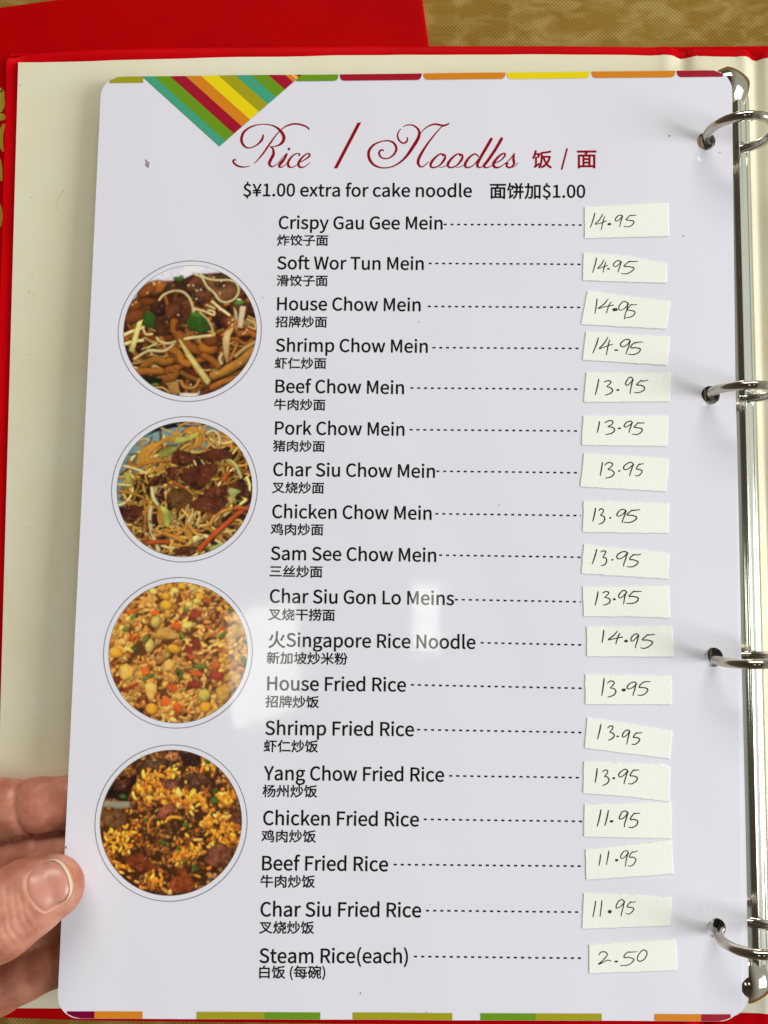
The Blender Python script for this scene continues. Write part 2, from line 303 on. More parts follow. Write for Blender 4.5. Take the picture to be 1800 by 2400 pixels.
load_glyphs([
36,333,1,69,189,-74,0,68,23,5,20,8,18,11,15,14,12,16,9,19,5,21,2,22,-2,25,-6,22,-10,18,-12,16,-30,25,-34,19,-35,17,-30,19,-21,23,-6,14,-2,17,5,27,13,20,22,13,28,5,25,-3,20,-7,18,-12,18,-16,30,33,-19,17,-22,15,-25,11,-29,6,0,68,-40,0,0,-68,-39,-13,-17,-10,-14,-13,-11,-16,-9,-18,-5,-20,-2,-22,2,-22,6,-20,9,-17,12,-14,30,-23,35,-19,34,-18,30,-21,21,-26,6,-16,2,-19,-4,-29,-15,-21,-23,-14,-33,-5,-30,3,-27,10,-24,14,-22,17,-26,-38,24,-18,27,-16,31,-11,32,-6,0,-67,
40,203,1,18,177,-103,-34,67,-23,72,-15,74,-4,77,4,75,15,75,23,71,34,67,-34,16,-37,-69,-27,-73,-18,-78,-6,-84,6,-85,18,-78,27,-73,37,-69,
41,203,1,18,96,-49,28,73,18,78,6,85,-6,84,-18,78,-28,73,-37,69,-34,-16,34,-67,24,-71,15,-75,5,-75,-5,-77,-15,-74,-24,-72,-34,-67,34,-15,
46,167,1,16,99,-5,12,9,9,13,3,17,-3,17,-9,13,-12,9,-16,3,-15,-3,-13,-9,-8,-13,-3,-17,3,-17,8,-13,13,-9,15,-3,
48,333,2,32,197,-4,26,10,24,18,19,25,16,32,12,40,7,46,3,54,-3,54,-7,46,-12,39,-16,32,-19,24,-24,18,-26,10,-30,4,-30,-4,-27,-10,-23,-18,-20,-24,-16,-32,-11,-39,-8,-46,-2,-54,2,-54,8,-46,11,-40,16,-32,20,-25,23,-18,27,-10,30,-4,28,149,39,-16,8,-15,14,-12,20,-10,25,-7,32,-6,83,6,83,7,32,10,25,12,19,15,14,16,8,18,2,18,-2,16,-8,14,-14,12,-19,10,-25,8,-32,6,-83,-6,-83,-8,-32,-10,-25,-12,-20,-14,-14,-16,-8,-18,-2,
49,333,1,12,294,0,0,46,-88,0,0,394,-42,0,-40,-18,-51,-13,0,-35,78,0,0,-328,-98,0,0,-46,
66,394,3,29,200,0,36,2,32,6,28,10,25,14,19,18,15,22,9,27,3,30,-2,21,-4,19,-8,17,-11,14,-28,22,-36,12,0,3,27,14,20,22,13,28,4,31,-3,27,-8,23,-13,18,-18,15,-22,11,-26,8,-61,6,-130,0,0,-440,14,116,396,68,0,45,-4,32,-12,12,-10,8,-12,5,-15,1,-18,-6,-30,-7,-12,-11,-11,-33,-14,-49,-5,-65,0,17,116,210,77,0,51,-5,21,-6,17,-8,13,-11,10,-14,6,-16,2,-19,-2,-21,-7,-18,-9,-15,-14,-12,-17,-9,-21,-6,-50,-6,-77,0,
67,383,1,50,266,-4,36,13,31,19,28,27,-30,36,-22,-21,-24,-16,-27,-10,-29,-3,-30,3,-27,9,-24,16,-19,20,-16,26,-12,31,-7,36,-2,39,2,40,8,34,12,31,16,25,20,21,24,15,27,9,29,3,27,-3,24,-8,21,-14,18,-16,30,36,-22,20,-27,17,-33,12,-38,5,-41,-4,-37,-12,-33,-19,-29,-26,-23,-33,-17,-39,-11,-45,-4,-50,4,-51,10,-45,17,-39,23,-33,28,-26,33,-18,36,-12,40,-4,
70,331,1,10,116,0,0,197,168,0,0,47,-168,0,0,149,198,0,0,47,-253,0,0,-440,
71,413,1,53,275,-4,38,11,31,16,25,20,0,185,-145,0,0,-46,94,0,0,-115,-15,-11,-19,-8,-45,-7,-34,3,-29,9,-25,16,-21,20,-17,26,-11,31,-8,36,-2,39,2,40,8,34,13,31,17,25,21,21,25,15,28,9,32,3,30,-3,26,-9,21,-13,18,-16,30,36,-22,19,-28,18,-35,12,-42,5,-42,-4,-38,-12,-35,-19,-29,-26,-24,-33,-18,-39,-11,-45,-4,-50,4,-51,11,-45,17,-39,24,-33,29,-26,34,-18,38,-12,41,-4,
72,437,1,12,116,0,0,208,205,0,0,-208,56,0,0,440,-56,0,0,-184,-205,0,0,184,-55,0,0,-440,
76,326,1,6,308,0,0,47,-192,0,0,393,-55,0,0,-440,
77,487,1,22,110,0,0,244,-7,129,3,0,35,-100,83,-229,38,0,82,229,36,100,2,0,-7,-129,0,-244,52,0,0,440,-67,0,-84,-235,-31,-92,-2,0,-32,92,-84,235,-66,0,0,-440,
78,434,1,17,113,0,0,231,-7,137,3,0,47,-90,160,-278,57,0,0,440,-53,0,0,-229,3,-70,5,-69,-3,0,-47,91,-161,277,-56,0,0,-440,
80,380,2,21,116,0,0,175,72,0,35,2,31,6,28,11,24,14,19,19,14,23,8,28,3,33,-3,33,-8,27,-15,23,-19,17,-24,13,-28,9,-32,5,-35,2,-125,0,0,-440,17,116,395,63,0,51,-4,20,-6,16,-8,13,-11,9,-15,5,-18,2,-22,-2,-22,-5,-19,-8,-16,-13,-12,-16,-10,-19,-7,-51,-5,-65,0,
82,381,2,16,116,395,74,0,45,-4,34,-14,12,-10,8,-14,6,-16,1,-20,-1,-20,-6,-18,-8,-15,-12,-12,-15,-9,-19,-7,-45,-5,-74,0,23,364,0,-111,193,40,15,17,12,14,14,12,17,8,19,6,22,2,25,-3,31,-9,26,-13,22,-19,17,-22,12,-26,8,-30,5,-32,2,-137,0,0,-440,55,0,0,187,79,0,107,-187,
83,358,1,65,215,-5,29,7,26,11,22,15,17,19,12,21,8,24,3,25,-2,23,-5,20,-8,17,-11,15,-29,24,-36,19,-62,27,-26,11,-24,15,-17,20,-5,12,-1,15,5,27,17,20,26,13,34,4,29,-3,26,-8,24,-13,21,-17,29,36,-26,21,-31,18,-34,11,-38,4,-29,-3,-27,-6,-23,-10,-20,-14,-17,-17,-12,-20,-8,-22,-3,-25,2,-22,6,-20,10,-17,12,-15,28,-23,32,-16,63,-27,29,-14,23,-15,16,-21,5,-29,-6,-29,-18,-22,-29,-15,-39,-5,-34,4,-32,11,-30,17,-25,22,-33,-38,31,-27,36,-20,41,-13,45,-5,
84,359,1,8,208,0,0,393,133,0,0,47,-322,0,0,-47,133,0,0,-393,
87,527,1,22,175,0,65,265,22,100,3,0,21,-100,67,-265,67,0,91,440,-53,0,-48,-240,-24,-142,-3,0,-31,142,-62,240,-51,0,-60,-240,-31,-142,-3,0,-26,142,-46,240,-57,0,93,-440,
89,319,1,12,187,0,0,170,132,270,-57,0,-57,-124,-44,-97,-3,0,-43,97,-57,124,-59,0,132,-270,0,-170,
97,338,2,44,160,-4,28,10,26,15,24,18,2,0,5,-39,45,0,0,200,-2,29,-5,26,-8,23,-12,20,-15,15,-20,12,-23,7,-28,2,-38,-4,-35,-10,-30,-14,-25,-14,21,-38,45,24,25,8,28,3,18,-2,15,-5,12,-8,9,-11,10,-26,3,-31,-89,-15,-35,-11,-28,-14,-21,-16,-15,-19,-9,-21,-3,-25,2,-21,6,-19,8,-15,11,-14,14,-10,16,-8,38,-6,15,123,39,-18,9,-12,16,-5,24,2,15,6,14,10,12,15,11,45,18,69,12,0,-91,-23,-18,-22,-14,-22,-8,-22,-2,
99,306,1,48,212,-5,28,8,26,13,23,17,-24,37,-35,-23,-20,-7,-22,-2,-21,2,-20,7,-17,11,-14,14,-12,18,-9,21,-6,25,-1,27,2,27,5,24,9,21,13,18,15,15,17,11,20,7,21,2,18,-2,17,-6,30,-20,28,36,-19,14,-21,13,-26,8,-29,3,-31,-3,-29,-8,-27,-14,-23,-20,-19,-24,-15,-30,-10,-34,-3,-38,3,-39,9,-34,14,-29,18,-24,22,-19,26,-14,29,-9,32,-3,
100,372,2,31,195,-4,26,10,24,15,20,17,2,0,5,-38,45,0,0,478,-55,0,0,-126,3,-56,-21,16,-22,12,-23,8,-26,2,-28,-3,-26,-9,-24,-14,-21,-20,-17,-25,-14,-29,-8,-34,-3,-37,2,-39,7,-34,12,-29,15,-24,20,-20,23,-13,26,-9,29,-3,24,158,41,-18,6,-15,10,-13,14,-10,18,-8,22,-6,52,2,27,6,24,8,21,12,19,14,14,16,11,17,7,19,2,20,-2,20,-6,20,-10,20,-16,0,-171,-21,-20,-20,-14,-21,-8,-22,-3,
101,332,2,42,218,-5,28,7,26,10,22,13,-19,37,-38,-19,-21,-5,-23,-2,-22,2,-20,6,-18,10,-16,13,-12,16,-10,20,-7,22,-3,25,220,0,2,31,-2,33,-6,30,-11,26,-15,23,-18,17,-22,13,-26,8,-30,3,-28,-3,-26,-9,-25,-14,-22,-20,-18,-24,-14,-30,-10,-34,-3,-37,3,-39,9,-33,15,-30,19,-24,23,-19,26,-14,30,-9,31,-3,12,96,232,21,32,28,20,33,6,18,-1,16,-5,14,-8,12,-12,9,-14,7,-17,5,-44,-174,0,
102,195,1,27,64,281,0,-281,55,0,0,281,69,0,0,45,-69,0,0,51,3,28,8,20,15,12,20,5,18,-3,19,-6,12,42,-26,8,-29,2,-23,-2,-19,-5,-16,-9,-14,-13,-10,-15,-7,-18,-6,-45,0,-52,-44,-3,0,-42,
103,338,3,73,201,-148,32,7,29,11,23,14,19,16,14,20,9,21,3,22,-2,19,-5,16,-9,13,-13,11,-35,14,-49,4,-65,0,-27,3,-18,7,-9,11,-3,15,6,22,15,17,24,-9,24,-3,25,2,22,6,21,10,17,13,15,16,11,20,6,22,3,25,-2,20,-6,18,-8,16,-11,13,67,0,0,42,-113,0,-21,6,-26,2,-24,-2,-22,-6,-21,-10,-18,-13,-15,-17,-12,-20,-7,-23,-2,-25,3,-28,10,-24,13,-21,16,-15,0,-2,-13,-11,-11,-14,-9,-17,-3,-19,2,-18,7,-14,9,-12,12,-9,0,-3,-21,-16,-15,-18,-9,-19,-3,-21,2,-20,7,-17,12,-15,16,-12,20,-10,23,-7,54,-6,16,138,146,-22,15,-15,25,-6,32,6,32,15,24,22,15,26,5,28,-5,22,-15,15,-24,5,-32,-6,-32,-15,-25,-22,-15,-27,-6,18,133,-108,-30,11,-18,18,-6,24,1,14,6,14,11,14,15,13,42,-5,56,0,29,-2,20,-7,13,-13,4,-19,-7,-25,-21,-21,-32,-15,-43,-5,
104,364,1,28,110,0,0,236,23,22,21,16,22,9,23,3,28,-5,19,-15,11,-27,4,-40,0,-199,55,0,0,206,-6,55,-8,22,-11,18,-13,15,-18,10,-20,6,-24,2,-31,-4,-28,-12,-26,-17,-23,-21,2,67,0,131,-55,0,0,-478,
105,165,2,4,110,0,0,326,-55,0,0,-326,16,98,396,11,7,8,12,2,15,-2,14,-8,11,-11,7,-15,3,-15,-3,-11,-7,-8,-11,-2,-14,2,-15,8,-12,11,-7,15,-3,
107,331,1,13,109,0,0,86,61,71,96,-157,59,0,-123,194,109,132,-61,0,-138,-172,-3,0,0,324,-54,0,0,-478,
108,170,1,12,145,-3,-8,42,-12,-1,-10,5,-5,18,0,417,-55,0,0,-413,3,-31,11,-23,18,-14,26,-5,
109,556,1,47,110,0,0,236,22,22,21,16,20,9,19,3,27,-5,19,-15,11,-27,4,-40,0,-199,54,0,0,236,22,22,21,16,20,9,19,3,27,-5,19,-15,11,-27,4,-40,0,-199,55,0,0,206,-6,55,-8,22,-11,18,-13,15,-17,10,-20,6,-24,2,-29,-4,-27,-13,-26,-20,-26,-25,-12,26,-19,19,-25,13,-34,4,-28,-4,-26,-12,-25,-18,-22,-22,-1,0,-6,48,-45,0,0,-326,
110,366,1,28,110,0,0,236,23,22,21,16,22,9,23,3,28,-5,19,-15,11,-27,4,-40,0,-199,55,0,0,206,-6,55,-8,22,-11,18,-13,15,-18,10,-20,6,-24,2,-31,-4,-29,-12,-25,-18,-24,-22,-1,0,-6,48,-45,0,0,-326,
111,364,2,32,211,-5,28,9,26,14,22,19,19,24,14,29,9,34,3,39,-3,38,-9,34,-14,30,-19,24,-22,20,-26,14,-28,8,-29,3,-30,-3,-27,-8,-26,-14,-22,-20,-19,-24,-14,-30,-10,-34,-3,-38,3,-39,10,-34,14,-29,19,-24,22,-19,26,-14,27,-9,30,-3,32,162,40,-19,7,-16,11,-13,14,-11,18,-9,21,-5,25,-1,27,1,27,5,24,9,21,11,18,13,15,16,11,19,7,20,2,20,-2,18,-7,17,-11,13,-15,11,-18,9,-21,5,-24,2,-27,-2,-27,-5,-25,-9,-21,-11,-18,-13,-14,-17,-11,-18,-7,-20,-2,
112,372,2,31,110,-137,0,110,-1,57,22,-16,23,-12,22,-7,23,-3,27,3,26,9,24,14,21,20,18,25,14,30,8,35,3,40,-2,36,-6,32,-11,29,-14,24,-18,19,-23,14,-26,9,-29,3,-28,-4,-27,-10,-26,-14,-23,-18,-1,0,-6,38,-45,0,0,-463,24,172,40,-19,6,-21,10,-22,16,0,172,23,19,22,14,21,8,21,3,21,-2,19,-7,15,-10,11,-14,9,-18,6,-20,5,-50,-2,-28,-5,-26,-8,-22,-11,-18,-14,-15,-16,-11,-18,-6,-19,-3,
114,233,1,18,110,0,0,209,18,35,21,24,22,13,21,4,32,-5,10,47,-16,6,-19,1,-26,-5,-25,-13,-22,-22,-19,-28,-1,0,-6,60,-45,0,0,-326,
115,281,1,61,168,-6,23,6,21,9,16,12,13,14,10,16,6,18,2,20,-3,21,-6,18,-10,15,-13,12,-32,18,-35,15,-27,10,-22,12,-16,14,-6,20,4,18,11,16,19,10,27,4,21,-3,18,-6,35,-20,26,34,-20,14,-24,12,-27,8,-30,3,-25,-2,-22,-5,-19,-8,-16,-12,-13,-13,-9,-16,-6,-17,-2,-19,2,-20,7,-16,9,-14,12,-12,31,-18,34,-14,27,-11,24,-13,17,-16,6,-22,-4,-20,-11,-16,-21,-11,-28,-4,-27,3,-25,8,-23,12,-21,16,-27,-37,26,-18,29,-14,32,-9,34,-4,
116,226,1,27,188,-4,30,8,-11,42,-18,-7,-19,-2,-24,4,-16,12,-8,20,-3,26,0,182,89,0,0,45,-89,0,0,92,-45,0,-6,-92,-52,-3,0,-42,49,0,0,-180,5,-45,6,-18,9,-16,13,-13,16,-9,19,-6,24,-2,
117,364,1,28,182,-4,27,12,26,19,23,24,2,0,4,-51,46,0,0,326,-55,0,0,-231,-22,-25,-21,-17,-22,-10,-23,-3,-28,5,-19,15,-11,27,-3,39,0,200,-56,0,0,-207,6,-55,8,-21,11,-18,14,-15,17,-10,20,-6,25,-2,
119,481,1,22,170,0,47,175,22,94,3,0,22,-93,47,-176,66,0,89,326,-53,0,-48,-189,-19,-90,-3,0,-23,90,-51,189,-54,0,-51,-189,-21,-90,-3,0,-19,90,-49,189,-56,0,91,-326,
120,299,1,18,67,0,43,76,33,58,3,0,36,-58,48,-76,60,0,-108,164,99,162,-57,0,-40,-72,-29,-54,-3,0,-31,54,-44,72,-60,0,99,-156,-107,-170,
121,313,1,24,84,-138,20,6,18,11,15,13,26,36,19,44,123,354,-54,0,-58,-181,-27,-92,-3,0,-32,92,-66,181,-57,0,131,-327,-8,-24,-12,-28,-16,-22,-20,-15,-25,-5,-25,5,-11,-44,18,-5,21,-1,
165,333,1,26,193,0,0,107,110,0,0,31,-110,0,0,43,110,0,0,32,-96,0,110,215,-55,0,-53,-115,-40,-91,-3,0,-41,91,-52,115,-57,0,109,-215,-94,0,0,-32,108,0,0,-43,-108,0,0,-31,108,0,0,-107,
19977,600,3,4,74,400,453,0,0,46,-453,0,4,112,205,369,0,0,45,-369,0,4,39,-4,521,0,0,45,-521,0,
19997,600,3,4,31,-13,537,0,0,42,-537,0,26,117,93,164,12,3,40,-156,-8,46,52,45,57,43,61,40,64,-40,21,-59,-97,-92,-5,58,92,51,103,-42,17,-24,-58,-27,-52,-41,-69,-19,-27,-17,-12,14,-42,27,6,84,6,-66,-81,-29,-31,-24,-15,15,-42,25,366,96,179,11,4,41,-173,-8,46,50,47,56,87,121,-41,21,-58,-90,-99,-4,59,90,53,101,-43,17,-25,-56,-27,-53,-41,-67,-20,-26,-18,-13,15,-41,28,5,88,7,-71,-83,-30,-30,-24,-15,15,-41,
20161,600,3,4,233,355,312,0,0,48,-312,0,4,199,-4,373,0,0,47,-373,0,13,146,433,-37,-66,-43,-59,-45,-51,28,-45,32,36,31,39,0,-334,45,0,0,404,34,65,30,67,-44,14,
21152,600,3,8,343,-39,43,0,0,44,117,0,0,-39,45,0,0,464,-205,0,4,386,386,117,0,0,-337,-117,0,38,116,390,-84,0,0,-44,83,0,-6,-109,-16,-100,-13,-44,-17,-41,-20,-37,-26,-32,19,-15,16,-17,27,36,23,40,18,45,14,49,10,52,7,55,8,118,91,0,-8,-245,-7,-59,-8,-26,-8,-8,-12,-2,-65,2,9,-22,4,-23,72,0,22,7,17,17,12,33,7,67,9,280,0,23,-134,0,1,106,-44,0,
21449,600,3,6,288,297,41,-48,33,28,-43,47,-54,47,-31,-25,32,57,403,44,0,31,-84,37,-75,45,-68,52,-60,-56,-40,-61,-33,-64,-28,-67,-23,15,-19,13,-21,68,24,65,30,63,36,58,43,53,-39,59,-34,66,-27,72,-22,29,41,-70,20,-63,25,-58,31,-52,36,58,64,51,74,41,85,32,95,-30,15,-6,-2,-425,0,9,462,403,-29,-76,-37,-68,-44,-61,-50,-52,-50,54,-42,61,-36,68,-29,74,
22369,600,4,57,239,259,-3,-67,-11,-72,-11,-35,-15,-35,-20,-33,-26,-30,34,-30,25,30,20,32,16,34,13,35,15,72,5,69,7,0,18,-47,22,-43,25,-39,29,-36,-31,-24,-33,-20,-34,-17,-35,-14,15,-17,11,-19,72,33,33,22,32,25,30,-25,34,-21,36,-18,38,-15,29,38,-38,13,-35,16,-33,20,-30,22,33,41,29,46,23,52,19,58,-29,10,-7,-2,-91,0,0,105,99,0,-23,-76,40,-9,20,56,19,65,-33,8,-7,-2,-115,0,0,89,-44,0,0,-89,-137,0,4,376,268,-94,0,0,105,94,0,9,478,190,-19,-35,-22,-33,-25,-30,-25,31,-23,32,-19,36,-16,38,164,0,16,38,53,180,82,-10,40,-63,-27,0,169,66,0,0,42,-66,0,0,138,-42,0,0,-138,-75,0,0,-42,75,0,0,-187,-83,-32,
23376,600,1,31,279,237,-248,0,0,-45,248,0,0,-180,-4,-11,-12,-3,-106,1,19,-47,72,2,47,6,14,7,10,10,5,15,2,19,0,181,246,0,0,45,-246,0,0,64,52,29,53,35,49,37,44,38,-34,26,-11,-3,-388,0,0,-44,339,0,-73,-52,-78,-43,
24030,600,6,18,142,308,-4,-84,-5,-42,-9,-42,-13,-41,-19,-39,-26,-38,-32,-35,32,-34,36,39,28,41,22,43,15,45,10,46,6,47,4,94,0,186,-45,0,4,313,-7,45,0,0,488,-45,0,4,492,-41,45,0,0,537,-45,0,8,53,273,-16,-41,-20,-35,39,-16,19,35,15,43,23,86,-39,11,6,230,252,17,-72,39,17,-18,71,-30,78,-37,-14,6,410,257,26,-72,38,20,-27,70,-41,77,-35,-17,
24178,600,1,16,32,214,241,0,0,-261,50,0,0,261,245,0,0,46,-245,0,0,155,218,0,0,46,-478,0,0,-46,210,0,0,-155,-241,0,
25307,600,4,28,100,383,-75,0,0,-42,75,0,0,-132,-83,-24,11,-44,72,23,0,-157,-3,-9,-8,-3,-56,1,13,-44,47,2,29,7,10,7,7,9,4,30,0,172,72,23,-6,41,-66,-20,0,118,73,0,0,42,-73,0,0,120,-43,0,8,253,-47,43,0,0,28,203,0,0,-26,45,0,0,244,-291,0,4,296,158,203,0,0,-135,-203,0,34,234,433,103,0,-11,-54,-22,-49,-16,-22,-19,-19,-25,-18,-29,-15,16,-16,12,-19,33,18,27,21,23,24,18,26,14,28,11,30,13,65,125,0,-8,-108,-6,-27,-7,-14,-8,-6,-12,-1,-61,3,9,-21,4,-21,69,0,21,4,16,12,10,21,8,37,11,143,0,20,-319,0,
25438,600,4,8,218,224,40,0,0,59,265,0,0,-59,42,0,0,96,-347,0,28,96,385,-68,0,0,-41,68,0,0,-133,-77,-24,12,-43,65,22,0,-158,-2,-8,-9,-2,-56,0,13,-42,47,2,29,7,9,6,6,9,5,28,0,173,60,21,-7,41,-53,-18,0,119,57,0,0,41,-57,0,0,118,-42,0,20,212,402,86,0,0,-54,41,0,0,54,103,0,0,-54,41,0,0,54,86,0,0,41,-86,0,0,60,-41,0,0,-60,-103,0,0,60,-41,0,0,-60,-86,0,38,349,188,-111,0,0,-39,103,0,-17,-49,-28,-45,-19,-20,-23,-17,-27,-16,-31,-14,27,-34,35,17,31,19,25,22,21,23,17,26,14,28,20,60,105,0,-15,-102,-8,-27,-10,-14,-9,-5,-12,-1,-59,3,8,-20,4,-21,67,-1,20,4,17,12,13,21,11,36,9,55,9,79,2,20,-145,0,7,59,-44,0,
26032,600,6,6,244,78,21,-47,32,19,-21,45,-29,49,-31,-16,6,58,87,-33,-46,31,-23,35,52,27,62,-37,9,26,332,240,-2,-63,-7,-67,-17,-66,-13,-31,-17,-28,35,-28,18,31,15,34,19,74,9,74,2,70,0,19,91,0,0,-304,44,0,0,304,66,0,0,42,-201,0,0,115,96,19,86,25,-36,33,-85,-26,-103,-21,8,155,441,-118,0,0,-38,265,0,0,38,-100,0,-33,65,-41,-10,28,194,304,-166,0,0,-38,123,0,0,-63,-121,0,0,-39,121,0,0,-153,-2,-6,-6,-2,-46,0,13,-38,38,1,26,6,9,6,5,8,4,24,0,154,112,0,0,39,-112,0,0,63,119,0,0,38,-76,0,33,87,-42,9,6,91,346,8,-42,39,11,-9,41,-17,43,-36,-8,
26472,600,2,24,109,388,-80,0,0,-42,76,0,-15,-63,-21,-62,-24,-57,-25,-46,23,-43,18,32,18,40,30,91,0,-285,42,0,0,324,46,-93,29,34,-75,116,0,12,70,0,0,42,-70,0,0,116,-42,0,61,267,267,34,2,30,0,-24,-49,-30,-44,-36,-37,-41,-31,34,-26,43,36,38,43,33,51,26,57,65,0,-17,-48,-19,-44,-22,-42,-26,-38,-29,-35,-31,-32,-35,-28,-38,-24,34,-26,38,27,36,31,32,34,30,38,26,41,24,45,21,49,18,52,40,0,-9,-113,-10,-78,-10,-48,-11,-23,-10,-7,-11,-2,-59,3,9,-21,4,-22,64,0,23,6,18,15,15,29,12,56,10,91,10,134,2,22,-239,0,92,65,95,78,-34,26,-10,-4,-245,0,0,-43,197,0,-78,-62,-53,-37,-35,-20,-28,-10,19,-43,
27599,600,5,11,293,243,48,-36,-180,0,13,95,276,0,-4,-95,-102,0,26,26,-49,36,-61,31,-25,-25,29,26,167,85,0,-23,-136,24,0,320,0,-6,-23,-6,-12,-9,-7,-13,-2,-69,3,7,-18,4,-18,77,-1,24,6,19,16,9,20,8,36,77,0,0,40,-72,0,7,96,86,0,0,41,-84,0,4,112,1,22,-362,0,-17,-134,-91,0,6,338,71,21,23,-50,38,-64,36,200,0,-8,-97,6,278,109,49,-38,-186,0,15,97,88,0,-25,-25,12,135,451,-33,-55,-38,-49,-41,-41,41,-27,48,56,47,68,396,0,0,40,-373,0,26,51,-45,14,
28369,600,9,6,114,426,49,-38,29,33,-49,37,-59,38,-28,-30,6,80,266,47,-33,27,35,-47,32,-55,31,-27,-32,6,85,-38,47,92,44,97,-35,28,-48,-102,-47,-87,4,468,129,0,-44,-192,0,0,44,4,276,205,192,0,0,-42,-192,0,16,235,-48,41,0,0,100,192,0,0,-54,-2,-8,-9,-3,-66,1,12,-37,53,1,34,6,10,6,6,7,5,27,0,243,-276,0,12,239,320,-63,0,0,-102,41,0,0,65,310,0,0,-65,44,0,0,102,-63,0,0,162,-269,0,4,280,374,81,0,0,-54,-81,0,6,399,320,0,85,-119,0,0,41,185,0,0,-126,
28779,600,3,10,114,338,-17,-45,-21,-43,-26,-36,43,-21,26,37,21,45,17,48,13,47,-43,13,6,463,294,-44,-82,38,-18,46,80,45,90,-48,19,43,312,270,10,112,3,115,-50,0,-3,-156,-9,-74,-17,-70,-13,-32,-15,-32,-20,-29,-24,-28,-28,-25,-33,-24,-38,-21,-44,-18,17,-17,13,-20,48,22,42,24,36,27,31,29,26,32,21,34,17,36,13,38,19,-44,21,-39,26,-36,29,-32,33,-27,37,-24,41,-20,46,-15,14,21,16,19,-52,16,-46,22,-40,27,-35,32,-30,37,-25,42,-20,47,-15,52,
28818,600,7,8,41,304,-8,-37,-10,-32,35,-14,10,35,8,40,7,81,-34,4,6,194,335,-24,-61,27,-13,27,58,27,65,-37,15,8,277,304,-12,-45,-15,-38,37,-19,16,41,14,47,21,104,-42,8,6,505,312,27,-80,41,15,-28,79,-42,84,-38,-13,19,485,169,-24,-38,-28,-33,-34,-29,-38,-24,-43,-21,-49,-17,-53,-14,14,-19,11,-20,56,16,51,19,46,24,40,28,36,32,30,37,25,41,20,46,-42,14,4,380,133,43,0,0,371,-43,0,20,117,296,-3,-83,-12,-82,-12,-40,-16,-38,-21,-37,-28,-34,17,-15,14,-17,33,39,25,42,18,44,13,46,69,-86,30,34,-91,98,5,64,2,65,0,205,-43,0,
28856,600,4,8,42,304,-8,-37,-10,-32,34,-14,10,35,8,41,8,80,-34,4,5,190,337,-20,-62,25,-12,50,123,-38,15,24,300,441,-21,-62,-25,-55,-29,-47,37,-27,31,53,28,62,34,0,0,-413,44,0,0,155,172,0,0,41,-172,0,0,92,166,0,0,41,-166,0,0,84,179,0,0,42,-242,0,25,89,-45,9,20,118,296,-3,-83,-13,-82,-11,-40,-17,-38,-21,-37,-28,-34,17,-15,14,-17,32,38,24,40,18,42,13,43,67,-95,32,34,-90,109,7,67,1,68,0,205,-42,0,
28903,600,5,5,182,337,-19,-61,25,-13,45,123,-35,15,8,52,305,-9,-37,-12,-31,33,-15,13,34,10,40,10,81,-34,5,19,114,297,-3,-82,-12,-81,-11,-39,-16,-38,-22,-36,-27,-34,29,-29,30,37,24,39,18,41,12,42,64,-90,31,32,-86,104,7,67,1,67,0,203,-39,0,43,489,369,-22,-20,-54,-33,-20,34,-16,40,180,19,-6,37,-185,-18,-7,36,-4,37,-41,0,11,-77,-86,-9,6,-38,90,9,18,-47,22,-41,-68,-25,-72,-18,27,-36,69,21,67,26,26,-25,27,-19,29,-12,29,-4,24,4,17,13,11,25,7,40,-17,7,-15,11,-7,-47,-7,-10,-10,-3,-19,2,-19,8,-19,12,-18,17,62,40,26,23,23,26,-40,15,41,224,144,91,0,-9,-54,-8,-23,-11,-20,-15,-18,-20,-16,-25,-13,-30,-11,15,-18,12,-20,34,14,28,17,23,19,17,23,13,25,10,28,10,67,59,0,0,-130,2,-25,8,-17,16,-8,27,-3,56,0,22,4,15,13,9,26,4,40,-20,6,-18,9,-4,-51,-5,-8,-7,-2,-45,0,-13,3,-4,13,0,130,103,0,0,39,-340,0,
29260,600,7,12,438,116,-202,0,0,-39,202,0,0,-124,43,0,0,124,93,0,0,39,-93,0,0,84,-43,0,18,262,215,93,0,-17,-19,-21,-17,-26,-17,-32,-16,30,-25,40,20,32,23,24,25,18,26,154,0,0,231,-155,0,28,50,-50,10,-23,-60,-95,0,5,389,314,-3,-32,-10,-32,-73,0,0,64,5,516,314,0,-64,-97,0,7,32,3,32,4,390,411,0,-63,-87,0,0,63,4,516,411,0,-63,-87,0,0,63,25,61,262,-2,-71,-5,-78,-12,-77,-21,-70,38,-15,16,51,12,56,11,115,78,0,0,-220,41,0,0,259,-117,0,0,50,0,38,148,0,0,39,-49,0,0,164,-41,0,0,-164,-58,0,0,153,-39,0,
29275,600,1,28,283,394,-127,0,29,85,-46,9,-19,-61,-25,-57,-30,-52,-34,-43,43,-24,32,46,30,53,147,0,0,-143,-252,0,0,-44,252,0,0,-210,48,0,0,210,239,0,0,44,-239,0,0,143,205,0,0,44,-205,0,0,110,-48,0,
29482,600,4,77,131,433,-26,34,-32,33,-32,-24,35,-37,26,-38,-42,-40,-43,-32,27,-40,39,32,39,39,13,-39,8,-40,-24,-42,-31,-40,-34,-35,-35,-27,28,-39,53,51,48,63,1,-28,-5,-108,-6,-40,-10,-24,-7,-7,-12,-3,-63,0,10,-21,3,-23,37,-1,32,4,20,7,14,13,14,30,9,44,5,52,2,59,29,-35,68,41,0,-219,43,0,0,23,161,0,0,-23,44,0,0,270,-178,0,67,60,149,0,0,40,-111,0,55,69,48,75,-40,15,-47,-73,0,27,-95,0,0,68,-44,0,0,-68,-105,0,0,-39,105,0,0,-74,-133,0,0,-40,157,0,-83,-63,-90,-52,0,15,-1,55,-6,54,-11,52,-20,51,29,39,25,39,-34,22,4,471,397,-64,-74,-22,0,0,74,4,493,83,0,-69,-161,0,0,69,4,332,185,161,0,0,-66,-161,0,
